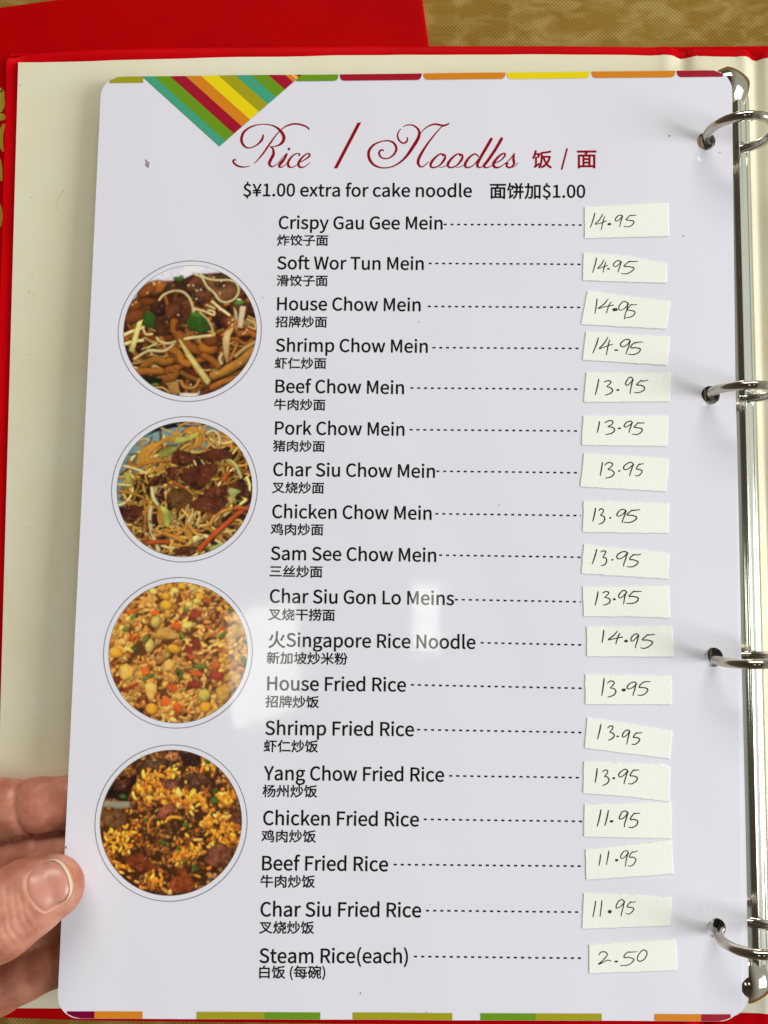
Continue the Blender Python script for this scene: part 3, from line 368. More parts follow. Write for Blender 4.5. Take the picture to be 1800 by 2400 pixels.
30333,600,3,13,253,458,-19,-50,-148,0,0,-456,45,0,0,44,337,0,0,-41,47,0,0,453,-231,0,39,88,-55,10,4,131,181,337,0,0,-140,-337,0,4,131,362,337,0,0,-136,-337,0,
30871,600,4,35,407,28,4,-43,5,-11,8,-6,19,-8,21,-2,44,0,21,1,18,4,14,8,8,15,8,65,-19,8,-17,11,-3,-60,-4,-11,-7,-4,-22,-3,-34,0,-19,3,-5,9,-1,20,0,265,65,0,0,-147,-2,-6,-6,-2,-46,0,11,-35,39,1,25,6,13,13,3,23,0,182,-141,0,13,380,446,-155,0,0,-102,43,0,0,62,254,0,0,-61,44,0,0,101,-139,0,-17,31,-21,31,-37,-14,53,27,430,76,0,-15,-67,-19,-63,-24,-56,-29,-47,21,-49,30,47,0,-215,39,0,0,48,97,0,0,142,27,-24,19,27,17,31,27,72,55,0,-9,-60,-12,-53,-47,33,-21,-30,29,-22,25,-23,-21,-46,-26,-37,-30,-31,-34,-24,30,-32,31,24,28,28,25,35,22,40,18,47,15,54,12,61,8,68,-24,5,-8,0,-56,0,10,42,-37,6,-12,-54,-16,-51,-20,-45,-25,-39,0,115,-95,0,21,70,17,73,71,0,0,41,-190,0,4,164,247,0,-179,-58,0,0,179,
31859,600,3,6,447,396,-47,-73,39,-18,49,70,48,80,-48,20,7,119,378,19,-36,14,-32,44,19,-35,69,-51,71,-40,-17,31,275,273,-240,0,0,-45,205,0,-45,-63,-54,-58,-59,-51,-61,-39,34,-37,60,43,59,54,54,62,47,67,0,-254,48,0,0,256,48,-66,56,-61,59,-54,61,-42,15,21,19,17,-61,38,-60,50,-55,56,-46,61,206,0,0,45,-242,0,0,230,-48,0,
31881,600,4,11,431,486,19,-75,24,-64,32,-55,43,-48,14,19,18,17,-39,42,-30,47,-24,57,-17,68,6,50,387,12,-63,35,10,-13,61,-19,66,-33,-7,6,195,398,-23,-65,31,-10,25,62,25,70,-41,11,71,27,255,82,0,-18,-49,-22,-48,-25,-44,-25,-36,24,-44,20,30,20,36,36,82,0,-229,42,0,0,225,57,-83,28,35,-85,97,0,28,79,0,0,22,17,-39,20,18,0,-33,72,0,-14,-78,-10,-34,-13,-31,-17,-28,-19,-25,-23,-22,-27,-19,30,-33,29,23,26,25,21,28,18,32,15,35,12,39,15,88,90,0,-12,-159,-8,-39,-8,-20,-9,-6,-12,-1,-59,3,8,-21,4,-21,68,0,21,5,17,14,12,25,9,49,7,78,6,115,1,21,-240,0,34,44,27,51,20,58,15,65,-42,6,-15,-62,-21,-56,-28,-49,-37,-39,0,13,-79,0,0,207,-42,0,0,-207,-92,0,
32905,600,2,38,58,-48,45,0,0,419,163,0,-18,-43,-28,-37,-39,-32,-53,-25,15,-16,12,-18,46,22,37,25,29,30,23,33,82,-52,66,-50,30,35,-73,52,-88,53,7,23,184,0,0,-361,-3,-11,-11,-3,-87,1,14,-46,64,1,42,7,12,7,8,10,4,15,1,18,0,406,-218,0,10,87,-47,0,-10,-87,-219,0,21,268,189,-12,-26,-16,-24,-20,-23,-26,-21,-31,-19,-38,-15,15,-16,12,-18,48,22,39,26,30,30,23,33,77,-58,62,-54,33,33,-70,58,-83,59,11,33,7,34,-46,0,
34430,600,4,14,247,419,124,0,0,-466,45,0,0,321,66,-53,53,-48,30,34,-68,57,-81,61,0,94,158,0,0,44,-327,0,23,224,61,-52,-8,0,123,85,0,0,216,-85,0,0,107,-41,0,0,-107,-83,0,0,-247,38,0,0,31,45,0,0,-129,-112,-16,7,-44,209,35,8,-41,38,11,-17,72,-28,78,-36,-11,4,134,355,0,-141,-48,0,0,141,4,219,355,0,-141,-50,0,0,141,
38754,600,6,4,361,200,0,-67,-128,0,0,67,4,233,304,128,0,0,-67,-128,0,4,361,96,0,-70,-128,0,0,70,16,35,421,231,0,-16,-75,-188,0,0,-394,44,0,0,32,386,0,0,-32,46,0,0,394,-242,0,23,75,248,0,0,43,-532,0,4,106,304,86,0,0,-278,-86,0,4,402,26,0,278,90,0,0,-278,
39277,600,4,17,78,437,-16,-63,-21,-57,-26,-48,34,-28,30,58,25,71,86,0,-30,-81,35,-13,25,59,22,68,-30,9,-7,-2,-90,0,18,84,-42,9,12,92,-43,28,28,100,84,-15,34,-63,-50,0,241,-42,0,0,-241,-4,-20,-9,-18,-22,-23,27,-36,54,474,476,-66,-13,-143,-15,0,-146,-2,-78,-10,-85,-9,-43,-13,-42,-17,-41,-23,-37,37,-25,22,37,18,41,14,43,10,44,12,88,4,82,17,0,14,-54,18,-52,20,-48,24,-44,-30,-31,-32,-28,-35,-22,-36,-18,15,-18,12,-19,36,19,34,23,33,26,29,30,26,-30,28,-27,32,-24,34,-19,14,20,17,17,-36,18,-32,22,-29,27,-26,31,30,48,26,55,20,63,15,69,-28,8,-7,-2,-203,0,0,86,134,15,63,13,53,17,-31,36,7,484,240,-16,-42,-19,-39,-21,-35,-38,76,-27,86,133,0,
39290,600,6,6,504,274,48,-65,32,26,-48,63,-62,67,-31,-22,6,284,296,-57,-55,30,-34,60,64,54,76,-40,14,18,83,437,-16,-63,-21,-57,-25,-48,34,-28,29,58,25,69,86,0,-16,-43,-16,-36,35,-12,27,58,24,67,-30,10,-7,-2,-92,0,17,84,-43,9,11,131,-16,102,77,-13,36,-69,-48,0,247,-42,0,0,-247,-4,-20,-8,-17,-19,-21,25,-32,10,396,418,-144,0,0,-41,319,0,0,41,-168,0,34,17,-18,35,-25,37,-38,-17,33,456,213,-15,-34,-17,-33,-21,-30,-41,63,-30,70,-39,-11,36,-83,21,-37,25,-34,-33,-30,-37,-27,-42,-23,-45,-21,27,-33,45,21,41,24,38,27,33,30,33,-30,36,-27,39,-23,43,-18,29,38,-43,16,-39,21,-36,26,-33,30,24,34,22,37,17,41,15,43,-42,10,
39292,600,5,6,313,429,21,-50,42,19,-24,48,-32,53,-39,-15,18,79,437,-15,-63,-21,-57,-25,-48,34,-27,29,59,24,70,89,0,-15,-44,-17,-38,35,-12,26,58,23,68,-29,9,-8,-2,-94,0,18,85,-42,8,12,102,-40,30,28,97,75,-15,37,-71,-52,0,242,-41,0,0,-243,-2,-20,-7,-17,-16,-21,25,-32,5,442,214,-77,0,0,6,0,114,77,0,36,461,439,-30,-62,-181,0,0,-43,72,0,0,-114,0,-6,-91,0,0,-44,89,0,-8,-50,-17,-50,-14,-25,-17,-23,-22,-21,-27,-20,30,-31,30,23,24,25,20,27,16,28,19,59,9,58,79,0,0,-216,42,0,0,216,88,0,0,44,-88,0,0,120,75,0,0,43,-83,0,57,110,-48,16,
40481,600,4,4,257,69,227,0,0,40,-227,0,6,386,332,29,-32,27,23,-29,31,-37,32,-26,-21,27,134,189,-26,-48,-28,-43,-31,-36,-32,-28,17,-16,14,-18,31,29,29,33,27,39,25,43,40,-79,36,27,-54,99,20,53,18,57,14,62,11,65,-28,9,-7,-2,-179,0,0,-41,166,0,-18,-82,-25,-76,-81,117,-32,-22,41,397,448,28,51,-48,7,-22,-58,-78,0,0,-281,238,0,-8,-123,-5,-30,-6,-15,-8,-6,-12,-1,-66,3,8,-18,4,-19,72,-1,22,5,16,13,10,20,7,38,10,152,0,18,-240,0,0,209,162,0,-8,-94,-4,-24,-6,-12,-7,-5,-10,0,-47,1,7,-17,3,-19,57,0,18,4,15,11,8,18,6,32,10,123,0,18,-19,0])
# ------------------------------------------------------------------ table and the other red menu
TZ = -.0085
tm = mat('gold_damask', (.2,.13,.03), rough=.8, spec=.1)
n = tm.node_tree; b = n.nodes['Principled BSDF']; tc = n.nodes.new('ShaderNodeTexCoord')
def nd(t, **k):
    x = n.nodes.new(t)
    for a, v in k.items(): x.inputs[a.replace('_', ' ')].default_value = v
    return x
mp = nd('ShaderNodeMapping'); mp.inputs['Rotation'].default_value = (0,0,.75); mp.inputs['Scale'].default_value = (1,1.9,1)
n1 = nd('ShaderNodeTexNoise', Scale=95.0, Detail=7.0, Distortion=.6)
r1 = n.nodes.new('ShaderNodeValToRGB'); r1.color_ramp.elements[0].position = .44; r1.color_ramp.elements[1].position = .66
n.links.new(tc.outputs['Object'], mp.inputs[0]); n.links.new(mp.outputs[0], n1.inputs['Vector']); n.links.new(n1.outputs['Fac'], r1.inputs[0])
n2 = nd('ShaderNodeTexNoise', Scale=14.0, Detail=2.0)
r2 = n.nodes.new('ShaderNodeValToRGB'); r2.color_ramp.elements[0].position = .35; r2.color_ramp.elements[1].position = .65
n.links.new(tc.outputs['Object'], n2.inputs['Vector']); n.links.new(n2.outputs['Fac'], r2.inputs[0])
mx0 = n.nodes.new('ShaderNodeMix'); mx0.data_type = 'RGBA'; mx0.inputs[6].default_value = (.255,.145,.020,1); mx0.inputs[7].default_value = (.30,.18,.030,1)
n.links.new(r2.outputs[0], mx0.inputs[0])
mx = n.nodes.new('ShaderNodeMix'); mx.data_type = 'RGBA'; mx.inputs[7].default_value = (.385,.265,.08,1)
n.links.new(r1.outputs[0], mx.inputs[0]); n.links.new(mx0.outputs[2], mx.inputs[6])
wv = []
for rot in (.785, -.785):            # weave threads
    m_ = nd('ShaderNodeMapping'); m_.inputs['Rotation'].default_value = (0,0,rot)
    v = nd('ShaderNodeTexWave', Scale=330.0, Distortion=.6); n.links.new(tc.outputs['Object'], m_.inputs[0]); n.links.new(m_.outputs[0], v.inputs['Vector']); wv.append(v)
ml = n.nodes.new('ShaderNodeMath'); ml.operation = 'MULTIPLY'; n.links.new(wv[0].outputs['Fac'], ml.inputs[0]); n.links.new(wv[1].outputs['Fac'], ml.inputs[1])
mx2 = n.nodes.new('ShaderNodeMix'); mx2.data_type = 'RGBA'; mx2.blend_type = 'MULTIPLY'; mx2.inputs[7].default_value = (.72,.66,.55,1)
n.links.new(ml.outputs[0], mx2.inputs[0]); n.links.new(mx.outputs[2], mx2.inputs[6]); n.links.new(mx2.outputs[2], b.inputs['Base Color'])
bp = nd('ShaderNodeBump', Strength=.5, Distance=.0002); n.links.new(ml.outputs[0], bp.inputs['Height']); n.links.new(bp.outputs[0], b.inputs['Normal'])
tag(mesh('table_top', [(-.9,-.8,TZ),(.9,-.8,TZ),(.9,.8,TZ),(-.9,.8,TZ)], [(0,1,2,3)], tm), kind='structure')

M_RED = mat('red_vinyl', (.56,.0008,.004), rough=.42, spec=.012, bump=(900,.35,.00012), vary=(35,(.46,.0006,.0025),.4,.7))
M_RED2 = mat('red_vinyl_dark', (.44,.0005,.0012), rough=.5, spec=.012, bump=(900,.35,.00012), vary=(25,(.37,.0004,.001),.4,.7))
M_GOLD = mat('gold_foil_print', (.45,.30,.02), rough=.35)

def rounded_box(name, x0, x1, y0, y1, z0, z1, r, m, parent=None, rb=.001, seg=4):
    P = [(x0+px, y0+py) for px, py in rounded_rect(x1-x0, y1-y0, r, 6)]
    prof = [(0, z0)]+[(0, z1-rb)]+[(rb-rb*math.cos(a), z1-rb+rb*math.sin(a)) for a in np.linspace(0, math.pi/2, seg+1)[1:]]
    cx, cy = (x0+x1)/2, (y0+y1)/2; V, F = [], []; N = len(P)
    for ins, z in prof:
        for px, py in P:
            kx = 1-ins/((x1-x0)/2); ky = 1-ins/((y1-y0)/2); V.append((cx+(px-cx)*kx, cy+(py-cy)*ky, z))
    for j in range(len(prof)-1):
        for i in range(N): F.append((j*N+i, j*N+(i+1)%N, (j+1)*N+(i+1)%N, (j+1)*N+i))
    F.append(tuple(range((len(prof)-1)*N, len(prof)*N))); F.append(tuple(range(N))[::-1])
    return mesh(name, V, F, m, parent, smooth=False)

# closed red menu lying under the binder, turned a little anticlockwise
zr = -.0034
a, b_ = on_z(990,-10,zr), on_z(1006,106,zr)
d = (a-b_)[:2]; d /= np.linalg.norm(d); ang = math.atan2(d[1], d[0])-math.pi/2
tl = on_z(100,0,zr)
other = empty('red_menu_folder', (0,0,0), 'closed red menu folder with gold lettering, lying under the open binder at the top left', 'menu folder')
R2 = np.array([[math.cos(-ang), -math.sin(-ang)],[math.sin(-ang), math.cos(-ang)]])
la = R2@a[:2]; lt = R2@tl[:2]
body = rounded_box('cover', la[0]-.245, la[0], lt[1]-.31, lt[1], TZ+.0002, zr, .004, M_RED2, other, rb=.0012)
other.location = (0,0,0); other.rotation_euler = (0,0,ang)
# gold characters printed near the left of that folder; only their right ends show past the binder
gz = zr+.0001
gv, gf = [], []
def gold(px):
    v, f = ribbon(px); bb = len(gv); gv.extend(v.tolist()); gf.extend([tuple(bb+i for i in q) for q in f])
gold([(-40,215,16),(-12,212,14),(3,214,12),(5,232,12),(3,252,14),(-12,262,14),(-40,266,16)])
gold([(-36,276,18),(-10,275,18),(9,274,16)])
gold([(9,292,8),(3,312,11),(2,335,11),(7,354,5)])
gold([(-30,372,16),(-8,372,14),(-2,392,14),(0,410,12),(4,424,4)])
gold([(-40,470,14),(-8,476,10),(1,500,10),(-2,530,10)])
gP = np.array([on_z(x, y, gz) for x, y in gv]); gP[:,:2] = gP[:,:2]@R2.T
fl = []
for f in gf:
    p, q, s = gP[f[0]], gP[f[1]], gP[f[2]]
    fl.append(f if (q[0]-p[0])*(s[1]-p[1])-(q[1]-p[1])*(s[0]-p[0]) > 0 else f[::-1])
mesh('gold_lettering', gP, fl, M_GOLD, other)

# ------------------------------------------------------------------ the open ring binder
binder = empty('ring_binder', (0,0,0), 'open red ring binder with cream lining and a chrome four ring mechanism at the right', 'ring binder')
q = [on_z(*p) for p in ((12,125),(1594,104),(1772,106),(20,2393))]
xL = on_z(11,130)[0]; yT = on_z(900,103)[1]; yB = on_z(900,2406)[1]
lL = (on_z(45,150)[0]+on_z(0,1700)[0])/2
lT = on_z(900,130)[1]; lB = on_z(900,2368)[1]
c1 = on_z(1600,118)[0]; c2 = on_z(1773,125)[0]; xR = c2+.235
def crease(x, c, wd=.0026, dp=.0016): return -dp*np.exp(-((x-c)/wd)**2)+dp*.28*np.exp(-((x-c+wd*2.1)/wd)**2)
def board_z(x): return crease(x, c1)+crease(x, c2, .0021, .0018)
def profile_x(a, b):
    xs = list(np.linspace(a, b, 60))
    for c in (c1, c2): xs += list(np.linspace(c-.009, c+.009, 41))
    return np.array(sorted(set(round(x, 7) for x in xs if a <= x <= b)))
def bow(pts, ref):                  # how far an edge of the slightly warped board strays from straight
    q_ = np.array([on_z(*p)[:2] for p in pts]); return lambda x: np.interp(x, q_[:,0], q_[:,1])-ref
bT = bow([(11,128),(100,119),(217,111),(500,106),(900,103),(1300,103),(1584,106),(1765,113),(2400,130)], yT)
bB = bow([(-40,2389),(100,2394),(220,2398),(900,2406),(1800,2420)], yB)
iT = bow([(45,147.5),(200,146),(300,142),(488,137),(900,130),(1300,129),(1583,132),(1765,136),(2400,150)], lT)
iB = bow([(-40,2361),(145,2362),(900,2368),(1720,2372),(1800,2373)], lB)
# vinyl shell: rounded, slightly padded rim
xs = profile_x(xL, xR); ys = [(yT, -.0030), (yT, -.0013), (yT-.0005, -.0004), (yT-.0013, 0.0), (yT-.0040, .0002), (yT-.0052, -.0001)]
ys += [(y, -.0001) for y in np.linspace(yT-.02, yB+.02, 24)]
ys += [(2*0+yB+(yT-y), z) for y, z in ys[5::-1]]
V = []; F = []
for x in xs:
    for y, z in ys:
        e = max(0, 1-(x-xL)/.0014); zz = z-(1-math.sqrt(max(0, 1-e*e)))*.0014 if z > -.0012 else z
        sq = 0.0006*math.exp(-((x-c1)/.003)**2)*math.sin(x*4000)+.0005*math.exp(-((x-c2)/.003)**2)
        V.append((x, y-sq*(1 if y > 0 else -1)*(z > -.002)+float(bT(x) if y > yT-.03 else bB(x) if y < yB+.03 else 0), zz+board_z(x)*1.0))
m_ = len(ys)
for i in range(len(xs)-1):
    for j in range(m_-1): F.append((i*m_+j, i*m_+j+1, (i+1)*m_+j+1, (i+1)*m_+j))
F.append(tuple(range(m_)))
k = len(V); V += [(xL, yT, -.0030), (xL, yB, -.0030), (xR, yB, -.0030), (xR, yT, -.0030)]; F.append((k, k+3, k+2, k+1))
mesh('vinyl_cover', V, F, M_RED, binder)
# cream lining glued inside, following both creases
M_LIN = mat('cream_lining', (.81,.775,.60), rough=.3, coat=.5, coat_rough=.12, bump=(260,.05,.0002), vary=(30,(.77,.715,.49),.36,.72))
xs = profile_x(lL, xR-.004); V = []; F = []
rng = np.random.default_rng(5)
yj = rng.normal(0, .00007, len(xs))
rows = np.linspace(0, 1, 34)
for i, x in enumerate(xs):
    for r_ in rows:
        V.append((x, (lT+float(iT(x))+yj[i])*(1-r_)+(lB+float(iB(x)))*r_, board_z(x)+.00035))
m_ = len(rows)
for i in range(len(xs)-1):
    for j in range(m_-1): F.append((i*m_+j, i*m_+j+1, (i+1)*m_+j+1, (i+1)*m_+j))
lin_o = mesh('lining', V, F, M_LIN, binder)
# faint rubbed marks on the lining
M_STAIN = mat('brown_scuff', (.50,.42,.26), rough=.5)
def speck_poly(cx, cy, r, k=9, seed=0):
    g = np.random.default_rng(seed); a = np.linspace(0, 2*math.pi, k, endpoint=False)
    rr = r*(.6+.6*g.random(k)); return np.c_[cx+rr*np.cos(a), cy+rr*np.sin(a)]
V = []; F = []
for i, (x, y, r) in enumerate([(73,462,1.3),(147,446,1.6),(144,452,1.2),(139,458,1.4),(135,466,1.5),(131,474,1.2),(135,487,1.3),(129,492,1.0),(75,642,1.1),(68,683,1.6),(76,692,1.3),(82,687,1.0),(46,199,1.2),(31,820,1.0),(66,830,1.1),(71,832,.9),(24,1070,1.0),(84,1154,.9),(62,1236,1.2),(68,1235,.9),(130,1060,.9)]):
    for kx in range(2):
        p = speck_poly(x+kx*1.7, y+kx*1.5, r*.8, seed=i*7+kx); s = len(V)
        V += [on_z(a, b, .00042) for a, b in p]; F.append(tuple(range(s, s+len(p)))[::-1])
tag(mesh('scuff_marks', V, F, M_STAIN, binder), kind='stuff')

# chrome mechanism
M_CHR = mat('chrome', (.80,.82,.76), rough=.13, metal=1.0, bump=(220,.05,.0003))
M_CHR2 = mat('chrome_dark_reflection', (.50,.455,.385), rough=.10, metal=1.0)  # base browned in place of the dark surroundings that chrome would reflect
M_DARK = mat('slot_shade_black', (.004,.004,.004), rough=.6)  # black that stands for shade in the ring slots
hw = [S(h[0], h[1]) for h in HOLES]
RX = hw[0][0]+.0086; RZ = .0148; RR = .0095; RT = .00142
RXs = [h[0]+.0086 for h in hw]; RX = sum(RXs)/4
mech = empty('ring_mechanism', (RX,0,0), None, None); mech.parent = binder
for k_ in ('label','category'):
    if k_ in mech: del mech[k_]
pyT, pyB = on_z(1715,172,.004)[1], on_z(1740,2335,.004)[1]
PCX = .0012; HWD = on_z(1762,430,.0015)[0]-RX-PCX
def plate_sec(t): 
    s = abs(t); return .0008+.0054*(1-s**3.2)-.0007*math.exp(-((t-.62)/.05)**2)+.0006*math.exp(-((t-.30)/.10)**2)
xs = np.linspace(-1, 1, 49); N = 60; V = []; F = []
ysq = np.r_[np.linspace(pyT-.0002, pyT-.012, 14), np.linspace(pyT-.014, pyB+.014, 30), np.linspace(pyB+.012, pyB+.0002, 14)]
for y in ysq:
    e = min(pyT-y, y-pyB); wd = HWD*min(1, math.sqrt(max(1e-4, 1-max(0, 1-e/.008)**2)))
    hz = min(1, .25+.75*math.sqrt(max(0, 1-max(0, 1-e/.010)**2)))
    for t in xs: V.append((PCX+t*wd, y, .0006+plate_sec(t)*hz))
m_ = len(xs)
for i in range(len(ysq)-1):
    for j in range(m_-1): F.append((i*m_+j, i*m_+j+1, (i+1)*m_+j+1, (i+1)*m_+j)[::-1])
pl = mesh('spine_plate', V, F, M_CHR, mech)
# end levers: curved tongues over a dark slot
for sgn, ye in ((1, pyT), (-1, pyB)):
    V = []; F = []; A, B = 20, 14
    for i in range(A+1):
        v = i/A
        yy = ye+sgn*(.0010-.0165*v); wl = .0058*math.sqrt(max(0.0, 1-(1-min(1, v*2.4))**2))*(1-.25*v)
        for j in range(B+1):
            t = -1+2*j/B
            zc = .0062+.0042*math.sin(min(1, v*1.25)*math.pi)**.8*(1-v*.35)
            V.append((PCX+t*wl*HWD/.0070, yy, zc*(1)-.0030*t*t))
    for i in range(A):
        for j in range(B):
            f = (i*(B+1)+j, i*(B+1)+j+1, (i+1)*(B+1)+j+1, (i+1)*(B+1)+j); F.append(f if sgn < 0 else f[::-1])
    mesh('lever', V, F, M_CHR2, mech)
def torus_mesh(name):
    V, F = [], []; A, B = 72, 18
    for i in range(A):
        a = 2*math.pi*i/A
        rt = RT*(1-.09*math.exp(-((a-math.pi/2)/.018)**2))
        for j in range(B):
            bb = 2*math.pi*j/B; r = RR+rt*math.cos(bb)
            V.append((r*math.cos(a), rt*math.sin(bb), r*math.sin(a)))
    for i in range(A):
        for j in range(B): F.append((i*B+j, i*B+(j+1)%B, ((i+1)%A)*B+(j+1)%B, ((i+1)%A)*B+j))
    me = bpy.data.meshes.new(name); me.from_pydata(V, [], F); me.materials.append(M_CHR2); me.update(); return me
tmh = torus_mesh('ring'); 
for i, h in enumerate(hw):
    o = link('ring', tmh, None, mech); o.location = (RXs[i]-RX, h[1], RZ+(.0006 if i > 1 else 0)); o.rotation_euler = (0, 0, math.radians((-4,-2,2,4)[i]))
    V, F = [], []                    # flat black disc painted as the shade where the ring leaves the plate
    for sx in (1,):
        cx = RXs[i]-RX+sx*.0045; s = len(V)
        for kk in range(16):
            aa = 2*math.pi*kk/16; tt = (cx-PCX+.0024*math.cos(aa))/HWD; V.append((cx+.0024*math.cos(aa), h[1]+.0017*math.sin(aa), .0006+plate_sec(max(-1, min(1, tt)))+.00015))
        F.append(tuple(range(s, s+16)))
    mesh('ring_slot_shade', V, F, M_DARK, mech)

# ------------------------------------------------------------------ laminated pages
outline = rounded_rect(PW, PH, .0066, 10, .0022)
V, F = sheet_mesh(outline, [circle(hx, hy, HR, 30) for hx, hy in HOLES], .0042)
page = empty('menu_page', S(PW/2, PH/2), 'top laminated rice and noodles menu page with printed dishes, photographs and pasted prices', 'menu page', 'laminated pages on the binder rings')
PGI = None
page_rootloc = Vector(page.location)
solid_sheet('laminated_sheet', V, F, S, .00042, MW_SHEET, page)
LOWL = 'lower laminated sheet, added to darken the punched holes of the menu page'
M_SH2 = mat('laminated_white_under', (.78,.79,.84), rough=.3, coat=1.0, coat_rough=.04)
for k_, (dx, dy, dz, lab) in enumerate([(.0022,-.0006,-.0011,'laminated sheet directly beneath the top menu page, only its right edge showing'),
                                   (.0003,-.0014,-.0021,LOWL), (-.0002,-.0005,-.0030,LOWL), (-.0010,-.0018,-.0040,LOWL)]):  # lower sheets added to deepen the holes so they turn dark
    def S2(x, y, h=0.0, dx=dx, dy=dy, dz=dz):
        # the under sheet slides out to the right towards the bottom
        tw = np.asarray(y)/PH
        xx = np.asarray(x)+dx*tw*1.2-.0006*(1-tw); yy = np.asarray(y)+dy
        return S(np.clip(xx, -.01, PW+.01), yy, h+dz)
    V2, F2 = sheet_mesh(outline, [circle(hx, hy, HR, 24) for hx, hy in HOLES], .009)
    u = empty('menu_page', S(PW/2, PH/2, dz), lab, 'menu page', 'laminated pages on the binder rings')
    solid_sheet('laminated_sheet', V2, F2, S2, .0004, M_SH2, u)
# ------------------------------------------------------------------ print on the page
def zpx(x0, y0, s):                 # a magnified measuring view of the photograph -> photograph pixels
    return lambda x, y: (x0+x/s, y0+y/s)
# corner triangle of stripes
za = zpx(0, 0, 1.8433)
def page_poly(name, pts, m, h, parent=page):
    P = from_px(pts); t = geometry.tessellate_polygon([[Vector((a, b, 0)) for a, b in P]])
    return flat_on_sheet(name, P, [tuple(f) for f in t], m, parent, h)
tops = [615,665,735,803,870,945,1018,1085,1160,1232,1305]
names = ['teal','green','crimson','orange','yellow','olive','teal','green','crimson','orange']
PA, PB, PCn = np.array([615,328.]), np.array([1305,322.]), np.array([948,632.])
TA, TB, TCp = from_px([za(*p) for p in (PA, PB, PCn)])
stripes = bpy.data.objects.new('corner_stripes', None); col.objects.link(stripes); stripes.parent = page; stripes.matrix_parent_inverse = Matrix.Translation(-page.location)
edge_inset = .00008
for i, nme in enumerate(names):
    f0 = (tops[i]-615)/690; f1 = (tops[i+1]-615)/690
    A0 = TA+(TB-TA)*f0; A1 = TA+(TB-TA)*f1; B0 = TCp+(TB-TCp)*f0; B1 = TCp+(TB-TCp)*f1
    A0 = A0.copy(); A1 = A1.copy(); A0[1] = A1[1] = edge_inset
    n1, n2 = 4, 24
    gp = [(A0+(A1-A0)*u)*(1-v)+(B0+(B1-B0)*u)*v for v in np.linspace(0, 1, n2) for u in np.linspace(0, 1, n1)]
    flat_on_sheet('stripe', np.array(gp), [(a*n1+k, a*n1+k+1, (a+1)*n1+k+1, (a+1)*n1+k) for a in range(n2-1) for k in range(n1-1)], PR[nme], stripes, 1.2e-4)
# coloured tabs along the top edge
def tab(x0, x1, colr, y_in=.0022, rl=True, rr=True, name='top_band'):
    r = .0016; c = .0066; xs_ = np.unique(np.r_[np.linspace(x0, x1, max(3, int((x1-x0)/.0022))), np.linspace(x0, x0+r, 9), np.linspace(x1-r, x1, 9)])
    top, bot = [], []
    for x in xs_:
        e = min(x, PW-x); yt = edge_inset if e >= c else c-math.sqrt(max(0, c*c-(c-e)**2))+edge_inset
        yb = y_in
        if rl and x < x0+r: yb = y_in-r+math.sqrt(max(0, r*r-(x0+r-x)**2))
        if rr and x > x1-r: yb = y_in-r+math.sqrt(max(0, r*r-(x-x1+r)**2))
        if yt < yb: top.append((x, yt)); bot.append((x, yb))
    n_ = len(top); mid = [((a[0]), (a[1]+b_[1])/2) for a, b_ in zip(top, bot)]
    flat_on_sheet(name, np.array(top+mid+bot), [(i+j*n_, i+1+j*n_, i+1+(j+1)*n_, i+(j+1)*n_) for i in range(n_-1) for j in (0,1)], PR[colr], page, 9e-5)
tx = lambda d: px2page(d*1.085, 168*1.085)[0]
tab(0, tx(310), 'olive', rl=False, rr=False); tab(tx(640), tx(731), 'green', rl=False)
tab(tx(734), tx(911), 'crimson'); tab(tx(914.5), tx(1092), 'orange'); tab(tx(1094.5), tx(1274), 'yellow')
tab(tx(1277.5), tx(1459), 'orange'); tab(tx(1462), PW, 'crimson', rr=False)
# coloured bars along the bottom edge
def bar(x0, x1, colr):
    y0 = PH-.00205; y1 = PH-.0001; c = .0066; top, bot = [], []
    for x in np.linspace(x0, x1, max(3, int((x1-x0)/.0015))):
        e = min(x, PW-x); yb = y1 if e >= c else PH-(c-math.sqrt(max(0, c*c-(c-e)**2)))-.0003
        if yb > y0: top.append((x, y0)); bot.append((x, min(y1, yb)))
    n_ = len(top); flat_on_sheet('bottom_band', np.array(top+bot), [(i, i+1, n_+i+1, n_+i) for i in range(n_-1)], PR[colr], page, 9e-5)
bx = lambda d: px2page(d*1.085, 2200*1.085)[0]
for a, b_, c_ in ((130,204,'purple'),(204,308,'orange'),(425,571,'olive'),(571,692,'green'),(762,977,'olive'),(1038,1157,'green'),(1157,1300,'olive'),(1414,1514,'orange'),(1514,1630,'crimson')):
    bar(bx(a), bx(b_), c_)

# script heading
z1 = zpx(520, 270, 3.6065); z2 = zpx(840, 270, 2.8603)
rice = [
 [(352,168,12),(337,212,17),(290,256,9),(230,277,9),(186,256,16),(166,207,21),(186,145,17),(250,98,11),(340,78,7),(430,88,10),(492,128,19),(525,185,24),(508,235,19),(460,262,9),(408,268,5)],
 [(408,268,5),(432,285,14),(437,330,22),(415,375,22),(402,408,21),(416,433,14),(445,430,7),(480,400,4)],
 [(738,118,12),(706,92,12),(630,73,13),(560,86,11),(505,120,7),(455,175,9),(400,252,13),(345,330,12),(295,388,7),(268,411,3)],
 [(238,430,3),(180,438,10),(128,425,14),(97,396,15),(102,378,13),(120,378,9)],
 [(563,286,19),(573,286,19)],
 [(480,400,4),(520,355,5),(552,324,9),(528,372,18),(492,415,21),(486,438,14),(512,438,7),(548,410,4)],
 [(652,342,13),(660,330,9),(635,324,7),(598,345,12),(562,395,18),(563,430,18),(588,442,9),(622,430,5),(648,408,4)],
 [(650,402,6),(700,378,8),(740,346,13),(740,326,11),(712,330,9),(668,372,15),(648,412,19),(662,440,14),(700,436,7),(746,400,4)]]
